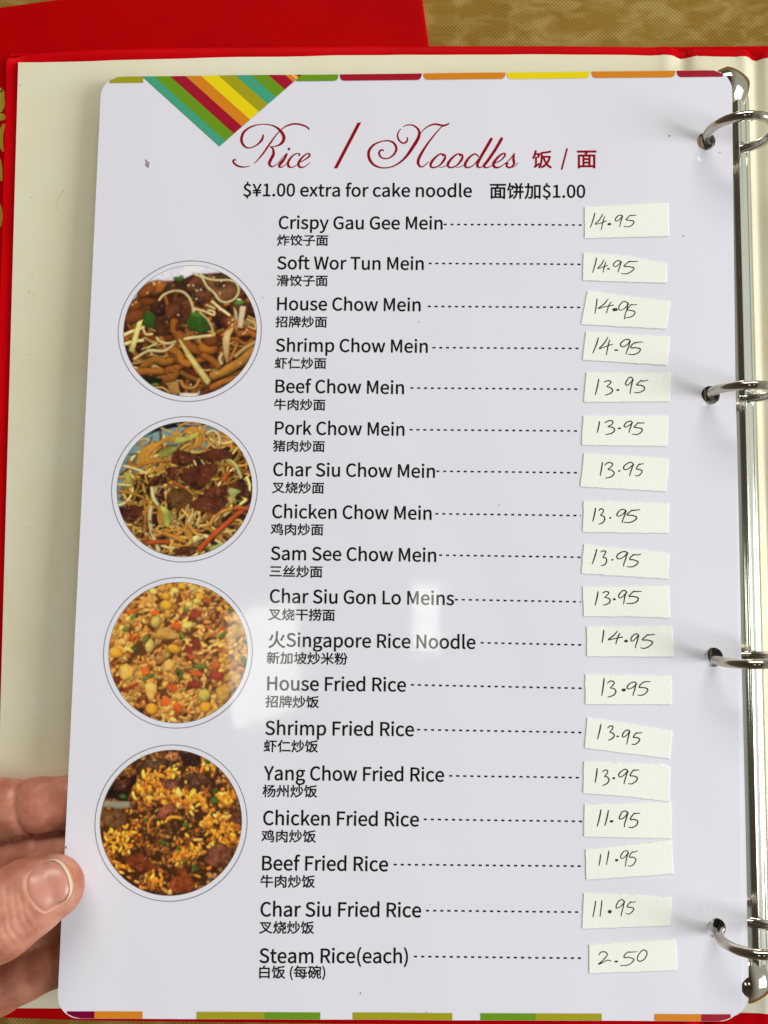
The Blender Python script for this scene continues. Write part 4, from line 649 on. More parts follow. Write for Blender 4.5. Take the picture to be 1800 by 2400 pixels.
nood = [
 [(170,236,8),(150,236,10),(139,258,12),(158,286,9),(200,290,7),(238,264,11),(255,225,14),(238,188,12),(200,172,8),(150,178,7),(100,202,12),(70,245,16),(76,297,16),(112,338,12),(170,354,7),(240,340,8),(310,290,13),(368,210,19),(405,145,18),(404,100,13),(368,69,8),(325,67,6),(300,80,3)],
 [(285,92,4),(265,122,8),(268,160,10),(295,187,9),(321,181,11),(330,158,8),(326,150,6)],
 [(412,132,3),(448,88,6),(508,61,10),(572,70,11),(608,56,7)],
 [(606,58,3),(560,78,5),(508,135,8),(450,212,12),(405,292,17),(404,332,14),(430,346,7),(472,312,4)],
 [(570,270,12),(548,260,8),(508,292,13),(484,330,15),(498,351,9),(542,338,8),(576,298,14),(582,270,10),(566,260,6)],
 [(540,350,3),(575,345,4),(610,320,4)],
 [(686,270,12),(664,260,8),(624,292,13),(600,330,15),(614,351,9),(658,338,8),(692,298,14),(698,270,10),(682,260,6)],
 [(656,350,3),(690,345,4),(725,320,4)],
 [(805,278,7),(782,260,8),(744,284,12),(716,328,16),(728,351,10),(768,338,6),(806,296,7)],
 [(893,158,17),(852,228,17),(808,305,16),(797,342,14),(820,350,6),(842,335,4)],
 [(962,155,17),(920,228,17),(868,305,16),(842,340,15),(862,352,7),(902,335,4)],
 [(918,322,5),(958,300,7),(984,268,11),(972,257,9),(938,280,12),(906,325,17),(918,350,13),(952,346,6),(990,318,4)],
 [(985,325,4),(1020,292,6),(1046,256,6)],
 [(1046,258,5),(1040,295,15),(1044,325,13),(1022,350,9),(998,346,12),(994,328,11),(1006,322,8)],
 [(1030,352,3),(1050,342,3),(1072,320,3)]]
M_HEAD = M_CRIM
strokes_on_sheet('heading_word', rice, z1, M_HEAD, page, 6e-5, 1.12)
page_poly('heading_slash', [z1(*p) for p in ((1148,62),(1178,62),(976,449),(947,449))], M_HEAD, 6e-5)
strokes_on_sheet('heading_word', nood, z2, M_HEAD, page, 6e-5, 1.12)
def span(name, s, z, xa, xb, ya, yb, m=M_INK, ysc=1.0, yoff=0.0): return put_text(name, s, z(xa, ya), z(xb, yb), m, page, 6e-5, ysc, yoff)
span('heading_chinese', '饭', z2, 1164, 1300, 343, 343, M_HEAD, .96); span('heading_chinese', '面', z2, 1465, 1596, 343, 343, M_HEAD, .98)
page_poly('heading_slash', [z2(*p) for p in ((1394,221),(1406,221),(1369,364),(1357,364))], M_HEAD, 6e-5)
zA = zpx(560, 420, 2.765); zB = zpx(1000, 420, 2.765)
span('note_lettering', '$¥1.00 extra for cake noodle', zA, 27, 1510, 110, 115)
span('note_lettering', '面饼加$1.00', zB, 410, 1028, 117.5, 119)

# dishes: (English, ink x0, x1, baseline y0, y1, view y, Chinese, x0, x1, top, bottom, view y, dash x, dash y, dash end (photo px))
D = [
 ('Crispy Gau Gee Mein',258,1320,322,325,420,'炸饺子面',247,578,362,433,420,1328,293,(1015,297)),
 ('Soft Wor Tun Mein',248,1198,583,587,420,'滑饺子面',243,575,624,694,420,1230,546,(1005,552)),
 ('House Chow Mein',247,1178,848,855,420,'招牌炒面',236,570,890,961,420,1225,825,(1015,831)),
 ('Shrimp Chow Mein',238,1224,93,101,790,'虾仁炒面',231,566,132,206,790,1255,69,(1010,1097)),
 ('Beef Chow Mein',236,1070,359,369,790,'牛肉炒面',226,560,400,474,790,1112,330,(1003,1361)),
 ('Pork Chow Mein',233,1073,630,639,790,'猪肉炒面',220,556,668,743,790,1107,600,(1003,1632)),
 ('Char Siu Chow Mein',222,1271,899,911,790,'叉烧炒面',213,551,939,1013,790,1280,869,(995,1903)),
 ('Chicken Chow Mein',216,1249,149,160,1160,'鸡肉炒面',205,547,186,261,1160,1274,122,(1000,2180)),
 ('Sam See Chow Mein',206,1279,420,433,1160,'三丝炒面',198,541,460,534,1160,1298,390,(745,217)),
 ('Char Siu Gon Lo Meins',200,1394,698,713,1160,'叉烧干捞面',189,622,737,813,1160,1400,678,(740,431)),
 ('火Singapore Rice Noodle',190,1533,981,997,1160,'新加坡炒米粉',179,705,1015,1096,1160,1567,958,(757,638)),
 ('House Fried Rice',183,1083,214,223,1540,'招牌炒饭',172,520,250,328,1540,1115,180,(757,846)),
 ('Shrimp Fried Rice',170,1135,503,512,1540,'虾仁炒饭',160,514,539,617,1540,1155,470,(755,1058)),
 ('Yang Chow Fried Rice',160,1330,796,806,1540,'杨州炒饭',153,508,827,909,1540,1363,769,(748,1275)),
 ('Chicken Fried Rice',157,1167,1087,1096,1540,'鸡肉炒饭',145,500,68,150,1920,1198,1051,(755,1485)),
 ('Beef Fried Rice',150,967,329,336,1920,'牛肉炒饭',138,494,362,443,1920,1003,293,(757,1700)),
 ('Char Siu Fried Rice',140,1181,628,634,1920,'叉烧炒饭',130,488,659,742,1920,1213,592,(744,1920)),
 ('Steam Rice(each)',132,1096,929,933,1920,'白饭 (每碗)',131,560,959,1042,1920,1135,889,(757,2141))]
for i, (en, x0, x1, y0, y1, vy, zh, cx0, cx1, ct, cb, cvy, dx, dy, de) in enumerate(D):
    z = zpx(560, vy, 2.765); zc = zpx(560, cvy, 2.765)
    nm = span('dish_name', en, z, x0, x1, y0, y1)
    V, _ = text_polys(zh); lo, hi = V[:,1].min(), V[:,1].max()
    slope = (y1-y0)/(x1-x0)*(cx1-cx0)
    a = px2page(*zc(cx0, cb)); b2 = px2page(*zc(cx1, cb+slope)); up = px2page(*zc(cx0, ct))
    wsc = np.linalg.norm(b2-a)/(V[:,0].max()-V[:,0].min()); hsc = np.linalg.norm(up-a)/(hi-lo)
    cn = put_text('chinese_name', zh, zc(cx0, cb), zc(cx1, cb+slope), M_INK, page, 6e-5, 1.0*min(1.06, max(.94, hsc/wsc)), -lo)
    # leader dashes
    ze = zpx(1000, 420, 2.765) if i < 8 else zpx(1000, 1200, 2.0475)
    p0 = px2page(*z(dx, dy)); p1 = px2page(*ze(*de)); L = np.linalg.norm(p1-p0); d_ = (p1-p0)/L; nrm = np.array([-d_[1], d_[0]])
    V = []; F = []; pitch = .002102; t = 0
    while t < L-.0002:
        e_ = min(t+.00092, L); s = len(V); hh = .00024
        V += [p0+d_*t-nrm*hh, p0+d_*e_-nrm*hh, p0+d_*e_+nrm*hh, p0+d_*t+nrm*hh]; F.append((s, s+1, s+2, s+3)); t += pitch
    flat_on_sheet('leader_dashes', np.array(V), F, M_INK, page, 6e-5)

# small specks and a smear on the film
M_SPK = mat('dark_speck', (.05,.045,.05), rough=.6); M_SMR = mat('brown_smear', (.33,.25,.27), rough=.5)
for k_, (x, y, r, ax) in enumerate([(1569,319,2.0,1.3),(1602,553,1.8,1.0),(1170,1184,1.3,1.0),(155,1986,2.2,2.0),(845,2328,1.5,2.4),(1000,2372,1.2,1.4),(982,755,1.2,1.6),(617,697,1.3,1.0),(1688,357,1.2,1.5),(1008,2120,1.0,1.0)]):
    p = speck_poly(0, 0, r*.8, seed=k_+40); pts = [(x+a+.25*b, y+b*ax) for a, b in p]; page_poly('speck', pts, M_SPK, 1e-4)
page_poly('smear', [(346+1.15*a, 385+1.5*b) for a, b in speck_poly(0,0,5.5,12,3)], M_SMR, 1e-4)
page_poly('smear', [(343+.9*a, 376+.7*b) for a, b in speck_poly(0,0,3.0,9,8)], M_SMR, 1e-4)

# ------------------------------------------------------------------ pasted price labels with handwriting
M_LAB = mat('cream_label_paper', (.90,.91,.83), rough=.9, bump=(1500,.55,.00010), spec=.15)
M_PEN = mat('black_pen', (.012,.012,.014), rough=.45)
G = {'1': [[(.92,0,1),(.62,.42,1.15),(.05,1,.8)]],
     '4': [[(.64,0,.8),(.36,.38,1.1),(.0,.66,.9),(.45,.58,.8),(1,.44,.9)], [(.82,.16,.8),(.68,.5,1.1),(.52,1,.8)]],
     '.': [[(.1,.55,2.0),(.9,.45,1.8)]],
     '9': [[(1,.2,.8),(.8,.02,1),(.45,.04,.9),(.06,.28,1.1),(.03,.47,1),(.3,.5,.8),(.72,.3,.9),(.98,.08,.9)], [(.95,.1,.9),(.80,.45,1.1),(.62,.82,.9),(.58,1,.8)]],
     '5': [[(.50,.03,.9),(.28,.25,1),(.18,.42,1),(.5,.44,1),(.80,.56,1.1),(.70,.78,1),(.38,.97,.9),(.0,.97,.7)], [(.46,.07,1),(.7,.06,.9),(1,.03,.7)]],
     '3': [[(.02,.12,.8),(.40,.0,1),(.80,.05,1),(.72,.22,.9),(.34,.42,.8),(.78,.48,1),(1,.66,1.1),(.72,.88,1),(.06,1,.7)]],
     '2': [[(.06,.28,.8),(.26,.05,1),(.55,.05,1.1),(.66,.28,1),(.40,.68,1),(.0,1,1.2),(.40,.84,.8),(.75,.68,.9),(1,.76,.9)]],
     '0': [[(.42,.1,.8),(.10,.5,1),(.0,.82,1),(.25,1,1.1),(.68,.82,1),(.98,.4,1),(.94,.1,1.1),(.62,.0,1),(.34,.16,.8)]]}
zz = {3:zpx(1340,460,6.381),4:zpx(1340,770,5.673),5:zpx(1340,1150,5.396),6:zpx(1340,1560,5.396),7:zpx(1340,1960,6.319)}
LBL = [
 (3,[(190,165),(1438,103),(1445,600),(190,630)],[('1',275,255,350,470),('4',345,270,520,505),('.',540,405,580,440),('9',650,285,760,460),('5',780,285,960,465)]),
 (3,[(172,850),(500,866),(860,908),(1418,1012),(1408,1298),(160,1260)],[('1',308,925,375,1145),('4',385,955,535,1145),('.',532,1078,563,1102),('9',620,965,745,1145),('5',735,970,985,1165)]),
 (3,[(235,1422),(1475,1578),(1403,1985),(135,1915)],[('1',345,1535,380,1755),('4',400,1535,630,1750),('.',612,1675,678,1720),('9',700,1570,850,1835),('5',800,1612,975,1825)]),
 (4,[(187,42),(1303,108),(1258,490),(142,418)],[('1',275,125,360,330),('4',365,115,540,345),('.',565,280,615,300),('9',645,145,780,345),('5',745,180,945,355)]),
 (4,[(190,588),(1308,600),(1293,970),(160,980)],[('1',308,675,362,885),('3',430,695,540,890),('.',593,808,627,832),('9',715,652,815,865),('5',830,688,1003,857)]),
 (4,[(148,1160),(1278,1160),(1262,1562),(132,1552)],[('1',335,1240,370,1385),('3',440,1232,565,1415),('.',612,1318,650,1340),('9',693,1232,805,1388),('5',800,1245,970,1413)]),
 (4,[(160,1660),(1287,1730),(1248,2165),(113,2102)],[('1',375,1780,408,1955),('3',435,1790,560,1995),('.',617,1885,643,1905),('9',688,1785,822,1965),('5',835,1798,955,1960)]),
 (5,[(147,130),(1228,160),(1218,537),(136,522)],[('1',262,222,303,392),('3',335,230,415,428),('.',475,335,497,355),('9',565,238,690,405),('5',660,238,860,408)]),
 (5,[(150,680),(1228,795),(1208,1115),(122,1045)],[('1',255,742,320,925),('3',365,757,442,953),('.',500,866,523,884),('9',568,768,710,955),('5',695,800,870,968)]),
 (5,[(135,1215),(680,1208),(1224,1202),(1234,1608),(700,1588),(146,1590)],[('1',293,1278,335,1448),('3',388,1275,485,1452),('.',524,1360,550,1386),('9',592,1262,695,1435),('5',690,1268,880,1432)]),
 (5,[(184,1720),(1268,1712),(1275,2098),(188,2095)],[('1',380,1765,405,1920),('4',462,1775,640,1940),('.',668,1884,700,1918),('9',745,1810,845,1985),('5',865,1810,1050,1993)]),
 (6,[(165,108),(1255,135),(1258,488),(168,487)],[('1',375,160,410,378),('3',448,195,555,398),('.',634,288,676,324),('9',700,205,820,380),('5',825,195,990,378)]),
 (6,[(193,658),(1270,828),(1236,1175),(160,1037)],[('1',322,740,370,925),('3',450,762,535,940),('.',567,882,590,903),('9',640,812,735,988),('5',755,838,885,998)]),
 (6,[(152,1212),(1130,1250),(1242,1285),(1228,1715),(680,1650),(140,1612)],[('1',293,1298,322,1475),('3',385,1318,468,1508),('.',514,1408,543,1432),('9',592,1308,712,1495),('5',710,1310,855,1500)]),
 (6,[(160,1757),(1252,1727),(1255,2180),(150,2160)],[('1',318,1820,372,2028),('1',415,1828,465,2020),('.',484,1950,518,1980),('9',598,1838,710,2035),('5',715,1855,860,2048)]),
 (7,[(203,198),(1478,52),(1497,545),(212,640)],[('1',400,260,430,430),('1',508,212,550,415),('.',645,330,678,366),('9',718,205,840,430),('5',825,208,970,435)]),
 (7,[(173,842),(1462,890),(1445,1312),(150,1368)],[('1',310,955,355,1190),('1',415,945,447,1187),('.',542,1085,578,1135),('9',655,928,780,1178),('5',790,955,940,1145)]),
 (7,[(255,1603),(1540,1522),(1552,1978),(255,2025)],[('2',390,1700,578,1890),('.',637,1835,678,1862),('5',722,1695,965,1912),('0',967,1678,1110,1845)])]
rg = np.random.default_rng(11)
for i, (v, quad, chars) in enumerate(LBL):
    z = zz[v]; P = from_px([z(*p) for p in quad])
    # subdivide the outline with a slightly rough scissor cut
    ol = []
    for k in range(len(P)):
        a, b_ = P[k], P[(k+1)%len(P)]; L = np.linalg.norm(b_-a); n_ = max(2, int(L/.0014)); nv = np.array([-(b_-a)[1], (b_-a)[0]])/L
        for j in range(n_): ol.append(a+(b_-a)*j/n_+nv*(rg.normal(0, .00005) if j else 0))
    ol = np.array(ol); N = len(ol); th = .00024; c = ol.mean(0); inn = c+(ol-c)*.994
    pts = [Vector(p) for p in inn]; lo_, hi_ = ol.min(0), ol.max(0)
    for gx in np.arange(lo_[0], hi_[0], .0021):
        for gy in np.arange(lo_[1], hi_[1], .0021):
            if inside((gx, gy), [tuple(p) for p in inn]) and np.hypot(*(inn-[gx, gy]).T).min() > .0009: pts.append(Vector((gx, gy)))
    Vc, _e, Fc, *_ = geometry.delaunay_2d_cdt(pts, [(k, (k+1)%N) for k in range(N)], [], 1, 1e-8)
    Vc = np.array([tuple(p) for p in Vc]); t = orient(Vc, [tuple(f) for f in Fc])
    lift = .00010*np.sin(np.arange(N)/N*6.28*2+i)
    top = S(inn[:,0], inn[:,1], th); rim = S(ol[:,0], ol[:,1], th*.75); bot = S(ol[:,0], ol[:,1], 1e-5)
    V = list(S(Vc[:,0], Vc[:,1], th)); o0 = len(V); V += list(top)+list(rim)+list(bot); F = list(t)
    for k in range(N):
        j = (k+1)%N
        F.append((o0+k, o0+j, o0+N+j, o0+N+k)); F.append((o0+N+k, o0+N+j, o0+2*N+j, o0+2*N+k))
    if (ol[1]-ol[0])[0]*(ol[len(ol)//2]-ol[0])[1]-(ol[1]-ol[0])[1]*(ol[len(ol)//2]-ol[0])[0] > 0: F = t+[f[::-1] for f in F[len(t):]]
    lab = mesh('price_label', V, F, M_LAB, page, smooth=False)
    if i in (1,): lab['label'] = 'price label with its top edge cut down to the right'
    st = []
    for ch, x0, y0, x1, y1 in chars:
        for s_ in G[ch]:
            j1, j2 = rg.normal(0, .025, 2)
            if ch == '1': q_ = [(x0+(x1-x0)*a+0*j1, y0+(y1-y0)*b_, w_*12) for a, b_, w_ in s_]
            elif ch == '.': q_ = [(x0+(x1-x0)*a, y0+(y1-y0)*b_, max(13, (y1-y0)*.75)) for a, b_, w_ in s_]
            else: q_ = [(x0+(x1-x0)*(a+rg.normal(0,.018)), y0+(y1-y0)*(b_+rg.normal(0,.015)), w_*11.5) for a, b_, w_ in s_]
            st.append(q_)
    hw_ = strokes_on_sheet('handwritten_price', st, z, M_PEN, lab, th+4e-5, 1.3)
# ------------------------------------------------------------------ the four printed food photographs
class Print:
    """a small painted picture; coordinates are those of the enlarged view it was copied from"""
    def __init__(s, x0, y0, x1, y1, base, n=300):
        s.n = n; s.x0, s.y0, s.x1, s.y1 = x0, y0, x1, y1; s.k = n/(x1-x0); s.ky = n/(y1-y0)
        s.A = np.empty((n, n, 3)); s.A[:] = lin(base)
        yy, xx = np.mgrid[0:n, 0:n]; s.X = x0+(xx+.5)/s.k; s.Y = y0+(yy+.5)/s.ky; s.px = 1/s.k
    def win(s, xa, xb, ya, yb):
        i0 = max(0, int((ya-s.y0)*s.ky)-1); i1 = min(s.n, int((yb-s.y0)*s.ky)+2); j0 = max(0, int((xa-s.x0)*s.k)-1); j1 = min(s.n, int((xb-s.x0)*s.k)+2)
        return (slice(i0, i1), slice(j0, j1)) if i1 > i0 and j1 > j0 else None
    def put(s, w, m, c): s.A[w] = s.A[w]*(1-m[..., None])+c*m[..., None]
    def ell(s, cx, cy, a, b, ang, c, hi=.45, ed=.6, rim=.35, op=1.0):
        r = max(a, b)*1.25; w = s.win(cx-r, cx+r, cy-r, cy+r)
        if w is None: return
        X = s.X[w]-cx; Y = s.Y[w]-cy; ca, sa = math.cos(ang), math.sin(ang); u = (X*ca+Y*sa)/a; v = (-X*sa+Y*ca)/b
        q = np.sqrt(u*u+v*v)
        if rim: s.put(w, np.clip((1.22-q)*b/s.px/2.2, 0, 1)*rim, lin((25,10,4)))
        m = np.clip((1-q)*b/s.px/1.2+.5, 0, 1)*op
        sh = 1+hi*(-.5*X/a-.75*Y/b)*.7-ed*np.clip(q, 0, 1)**3
        s.put(w, m, lin(c)*np.clip(sh, .15, 2)[..., None])
    def stroke(s, pts, wd, c, ed=.6, hi=.45, rim=.45):
        q = catmull([(x, y, 1) for x, y in pts], 6)[:, :2]; r = wd; w = s.win(q[:,0].min()-r, q[:,0].max()+r, q[:,1].min()-r, q[:,1].max()+r)
        if w is None: return
        X, Y = s.X[w], s.Y[w]; best = np.full(X.shape, 1e9); side = np.zeros(X.shape)
        for (xa, ya), (xb, yb) in zip(q[:-1], q[1:]):
            dx, dy = xb-xa, yb-ya; L = dx*dx+dy*dy+1e-9; t = np.clip(((X-xa)*dx+(Y-ya)*dy)/L, 0, 1)
            ex, ey = X-xa-t*dx, Y-ya-t*dy; d = ex*ex+ey*ey; k = d < best; best = np.where(k, d, best); side = np.where(k, -(ex*.4+ey*.9), side)
        d = np.sqrt(best)/(wd/2)
        if rim: s.put(w, np.clip((1.5-d)*wd/2/s.px/2, 0, 1)*rim, lin((25,10,4)))
        sh = 1+hi*side/(wd/2)-ed*np.clip(d, 0, 1)**2.5
        s.put(w, np.clip((1-d)*wd/2/s.px+.5, 0, 1), lin(c)*np.clip(sh, .15, 2)[..., None])
    def poly(s, pts, c, tex=.25, seed=1, rim=.4):
        P = np.array(pts, float); w = s.win(P[:,0].min()-6, P[:,0].max()+6, P[:,1].min()-6, P[:,1].max()+6)
        if w is None: return
        X, Y = s.X[w], s.Y[w]; ins = np.zeros(X.shape, bool); dist = np.full(X.shape, 1e9)
        for i in range(len(P)):
            (xa, ya), (xb, yb) = P[i-1], P[i]
            with np.errstate(divide='ignore', invalid='ignore'): ins ^= ((ya > Y) != (yb > Y)) & (X < (xb-xa)*(Y-ya)/(yb-ya+1e-12)+xa)
            dx, dy = xb-xa, yb-ya; t = np.clip(((X-xa)*dx+(Y-ya)*dy)/(dx*dx+dy*dy+1e-9), 0, 1); dist = np.minimum(dist, np.hypot(X-xa-t*dx, Y-ya-t*dy))
        sd = np.where(ins, dist, -dist)
        if rim: s.put(w, np.clip((sd+s.px*2)/s.px/2, 0, 1)*rim, lin((25,10,4)))
        g = s.noise(seed)[w]; cy = (Y-P[:,1].mean())/(np.ptp(P[:,1])+1e-9)
        sh = 1-.35*cy+tex*g*2-.35*np.exp(-dist/(s.px*3))
        s.put(w, np.clip(sd/s.px+.5, 0, 1), lin(c)*np.clip(sh, .15, 2.2)[..., None])
    def noise(s, seed, base=14):
        key = ('n', seed, base)
        if not hasattr(s, 'N'): s.N = {}
        if key not in s.N:
            r = np.random.default_rng(seed); o = np.zeros((s.n, s.n)); amp = 1.0; f = base
            while f < s.n*.8:
                g = r.normal(0, 1, (f+2, f+2)); t = np.linspace(0, f, s.n); i = t.astype(int); fr = t-i; fr = fr*fr*(3-2*fr)
                a = g[i][:, i]*(1-fr)[None]+g[i][:, i+1]*fr[None]; b = g[i+1][:, i]*(1-fr)[None]+g[i+1][:, i+1]*fr[None]
                o += amp*(a*(1-fr)[:, None]+b*fr[:, None]); amp *= .6; f *= 2
            s.N[key] = o/2.2
        return s.N[key]
    def meat(s, pts, c=(92,48,22), seed=3, glint=8):
        s.poly(pts, c, .38, seed); P = np.array(pts, float); r = np.random.default_rng(seed); cx, cy = P.mean(0); wx, wy = np.ptp(P[:,0])*.32, np.ptp(P[:,1])*.32
        for _ in range(glint*2):        # fibres, dark pits and wet glints
            x, y = cx+r.uniform(-wx, wx), cy+r.uniform(-wy, wy); k = r.random(); a = r.uniform(0, 3.1)
            if k < .45: s.ell(x, y, r.uniform(10,24), r.uniform(4,8), a, (40,16,8), 0, .2, 0, .6)
            elif k < .8: s.ell(x, y, r.uniform(8,20), r.uniform(3,7), a, tuple(np.array(c)*1.5), .2, .3, 0, .7)
            else: s.ell(x, y, r.uniform(4,10), r.uniform(2,4), a, (190,150,120), 0, .2, 0, .7)
    def seeds(s, lst, r0=9):
        for i, (x, y) in enumerate(lst): s.ell(x, y, r0, r0*.65, i*1.3, (222,196,150), .2, .3, .25)
def jit(r, c, k=.12): return tuple(np.clip(np.array(c)*(1+r.normal(0, k))+r.normal(0, 3, 3), 0, 255))

def food1():
    p = Print(120, 100, 1545, 1515, (62,28,8)); r = np.random.default_rng(1)
    for _ in range(150):               # wide rice noodles everywhere below
        x, y = r.uniform(150,1520), r.uniform(300,1500); a = r.normal(.15, .6); L = r.uniform(90,230); b = r.uniform(-50,50)
        p.stroke([(x-L*math.cos(a), y-L*math.sin(a)), (x+b*.4, y+b), (x+L*math.cos(a), y+L*math.sin(a))], r.uniform(34,64), jit(r, (138,82,16) if r.random()<.7 else (96,46,12)), .6, .4)
    for _ in range(45):
        p.stroke([(x:=r.uniform(150,1500), y:=r.uniform(700,1450)), (x+r.uniform(30,120), y+r.uniform(-30,40)), (x+r.uniform(100,220), y+r.uniform(-80,80))], r.uniform(12,22), jit(r, (176,140,80)))
    p.poly([(90,60),(1300,60),(1200,170),(1000,190),(860,190),(760,240),(660,262),(560,270),(420,290),(300,370),(150,560),(90,500)], (196,192,202), .03, 2, 0)
    p.ell(450,340,140,75,-.1,(150,88,14)); p.ell(350,380,110,60,-.5,(128,70,12)); p.ell(380,500,110,44,.1,(110,52,12)); p.ell(230,540,80,66,0,(120,68,14)); p.ell(230,660,130,72,-.3,(112,60,14))
    p.ell(690,250,60,24,.2,(66,100,24)); p.ell(720,232,26,26,0,(76,112,30))
    p.meat([(1000,200),(1150,190),(1260,240),(1330,330),(1330,430),(1240,500),(1130,470),(1060,380),(1000,290)], (104,66,36), 5, 10)
    p.meat([(830,230),(930,215),(1000,270),(1050,360),(1060,450),(990,520),(880,510),(800,430),(775,330)], (98,54,28), 6, 12)
    p.meat([(570,300),(700,280),(770,320),(780,400),(700,380),(600,390),(500,420)], (58,36,18), 7, 6)
    p.meat([(1080,560),(1300,520),(1500,560),(1440,660),(1250,640),(1220,760),(1130,790),(1060,700)], (80,34,14), 8, 6)
    p.poly([(330,615),(440,610),(520,640),(520,780),(420,790),(330,760)], (44,76,16), .1, 4); p.poly([(800,600),(900,610),(1000,680),(1060,790),(1000,830),(820,810),(780,700)], (46,82,18), .1, 5); p.ell(900,640,80,26,.3,(78,120,30),.3,.4,0,.7)
    p.meat([(540,560),(600,520),(700,440),(790,450),(840,560),(830,660),(760,740),(640,740),(560,680)], (86,44,20), 9, 12)
    p.meat([(400,520),(480,490),(550,520),(560,640),(480,670),(400,600)], (70,34,18), 10, 8)
    p.poly([(450,660),(540,650),(590,760),(560,880),(480,860),(450,760)], (72,40,12), .2, 11)
    p.stroke([(660,720),(680,820),(760,900),(860,1000),(1000,1030),(1100,1010)], 92, (146,84,18), .5, .4); p.ell(1030,1000,110,66,.1,(164,98,18)); p.ell(1060,920,80,60,0,(120,62,14)); p.ell(700,770,26,50,.2,(92,44,14))
    for a in ([(640,1010),(720,1060),(760,1140),(830,1170)], [(350,1200),(460,1130),(560,1150),(640,1140)], [(560,1270),(640,1230),(700,1270),(640,1330),(570,1310)], [(290,1260),(420,1250),(540,1250)]): p.stroke(a, 76, jit(r, (158,98,22)), .5, .4)
    p.stroke([(1100,1290),(1240,1230),(1400,1130),(1500,1020)], 100, (164,112,34), .5, .4); p.stroke([(1090,1420),(1180,1370),(1290,1330)], 70, (150,90,24)); p.stroke([(990,1080),(1080,1130),(1150,1190)], 70, (146,84,18)); p.stroke([(760,1360),(800,1420),(900,1420),(950,1340)], 34, (160,116,56)); p.poly([(600,1370),(720,1350),(750,1490),(640,1480)], (150,112,52), .15, 12)
    p.poly([(350,1310),(480,1310),(560,1340),(530,1400),(440,1400),(380,1360)], (24,26,12), .1, 2); p.ell(485,1390,44,14,0,(100,120,40))
    for pts, wd, c in (([(1320,760),(1350,900),(1300,1060),(1270,1120)],36,(160,106,34)), ([(1230,900),(1330,900),(1430,950),(1500,900)],40,(150,84,16)), ([(1440,680),(1520,720),(1530,790),(1460,760)],22,(200,160,90)), ([(1450,650),(1530,690)],18,(190,150,84)), ([(1330,1080),(1420,1000),(1530,930)],44,(176,142,86)), ([(1370,840),(1480,830),(1530,860)],70,(150,84,16))): p.stroke(pts, wd, c)
    p.poly([(1360,540),(1425,540),(1390,780),(1335,770)], (190,170,140), .08, 3); p.poly([(1290,540),(1330,600),(1340,680),(1310,720)], (184,160,112), .08, 3)
    p.poly([(1305,760),(1265,860),(1255,1040),(1245,1165),(1205,1080),(1180,900),(1210,820)], (186,158,104), .08, 4)
    spr = (196,178,120)
    for pts, wd in (([(490,480),(540,420),(640,380),(740,390),(810,450),(850,540),(860,600),(880,580)],24), ([(870,200),(940,230),(1000,330),(1080,400),(1130,470),(1200,500),(1290,470),(1340,390),(1320,300),(1250,260),(1100,260),(990,240),(930,200)],24),
                    ([(870,570),(980,600),(1080,640),(1080,600),(1020,590)],20), ([(930,610),(1010,680),(1060,760),(1085,850)],18), ([(780,900),(900,880),(1060,860)],30), ([(1060,490),(1140,560),(1250,640)],26), ([(1000,530),(1090,570)],22),
                    ([(480,890),(520,930),(600,950),(680,930)],26), ([(380,1000),(440,970),(480,950)],22), ([(250,1120),(400,1030),(560,1030),(660,960)],30), ([(130,860),(220,820),(330,780)],34), ([(140,960),(240,930),(330,920)],34), ([(330,790),(360,850),(430,850)],22), ([(1180,1060),(1160,1110),(1180,1160)],36)):
        p.stroke(pts, wd, jit(r, spr, .06), .45, .3)
    p.poly([(265,720),(322,690),(240,1060),(185,1030)], (206,192,112), .06, 5); p.poly([(700,890),(745,920),(1072,1345),(1040,1390),(1010,1370),(800,1080)], (200,180,104), .06, 6)
    p.ell(1350,505,62,30,-.1,(84,122,40)); p.ell(1090,850,18,28,0,(196,160,70)); p.ell(1350,470,30,10,.1,(210,200,170))
    p.seeds([(800,318),(850,320),(890,375),(935,365),(890,465),(1070,230),(1150,270),(1180,320),(1140,400),(430,310),(485,285),(360,400),(205,530),(240,505),(1285,690),(1245,725),(1280,745),(1440,795),(1420,825),(1400,840),(1140,580),(340,1395),(1140,1265),(860,1390),(1380,1155),(270,1215),(950,1465),(980,230),(420,290),(700,640)], 11)
    p.poly([(740,1480),(960,1480),(900,1540),(760,1540)], (206,196,178), .03, 2, 0); return p
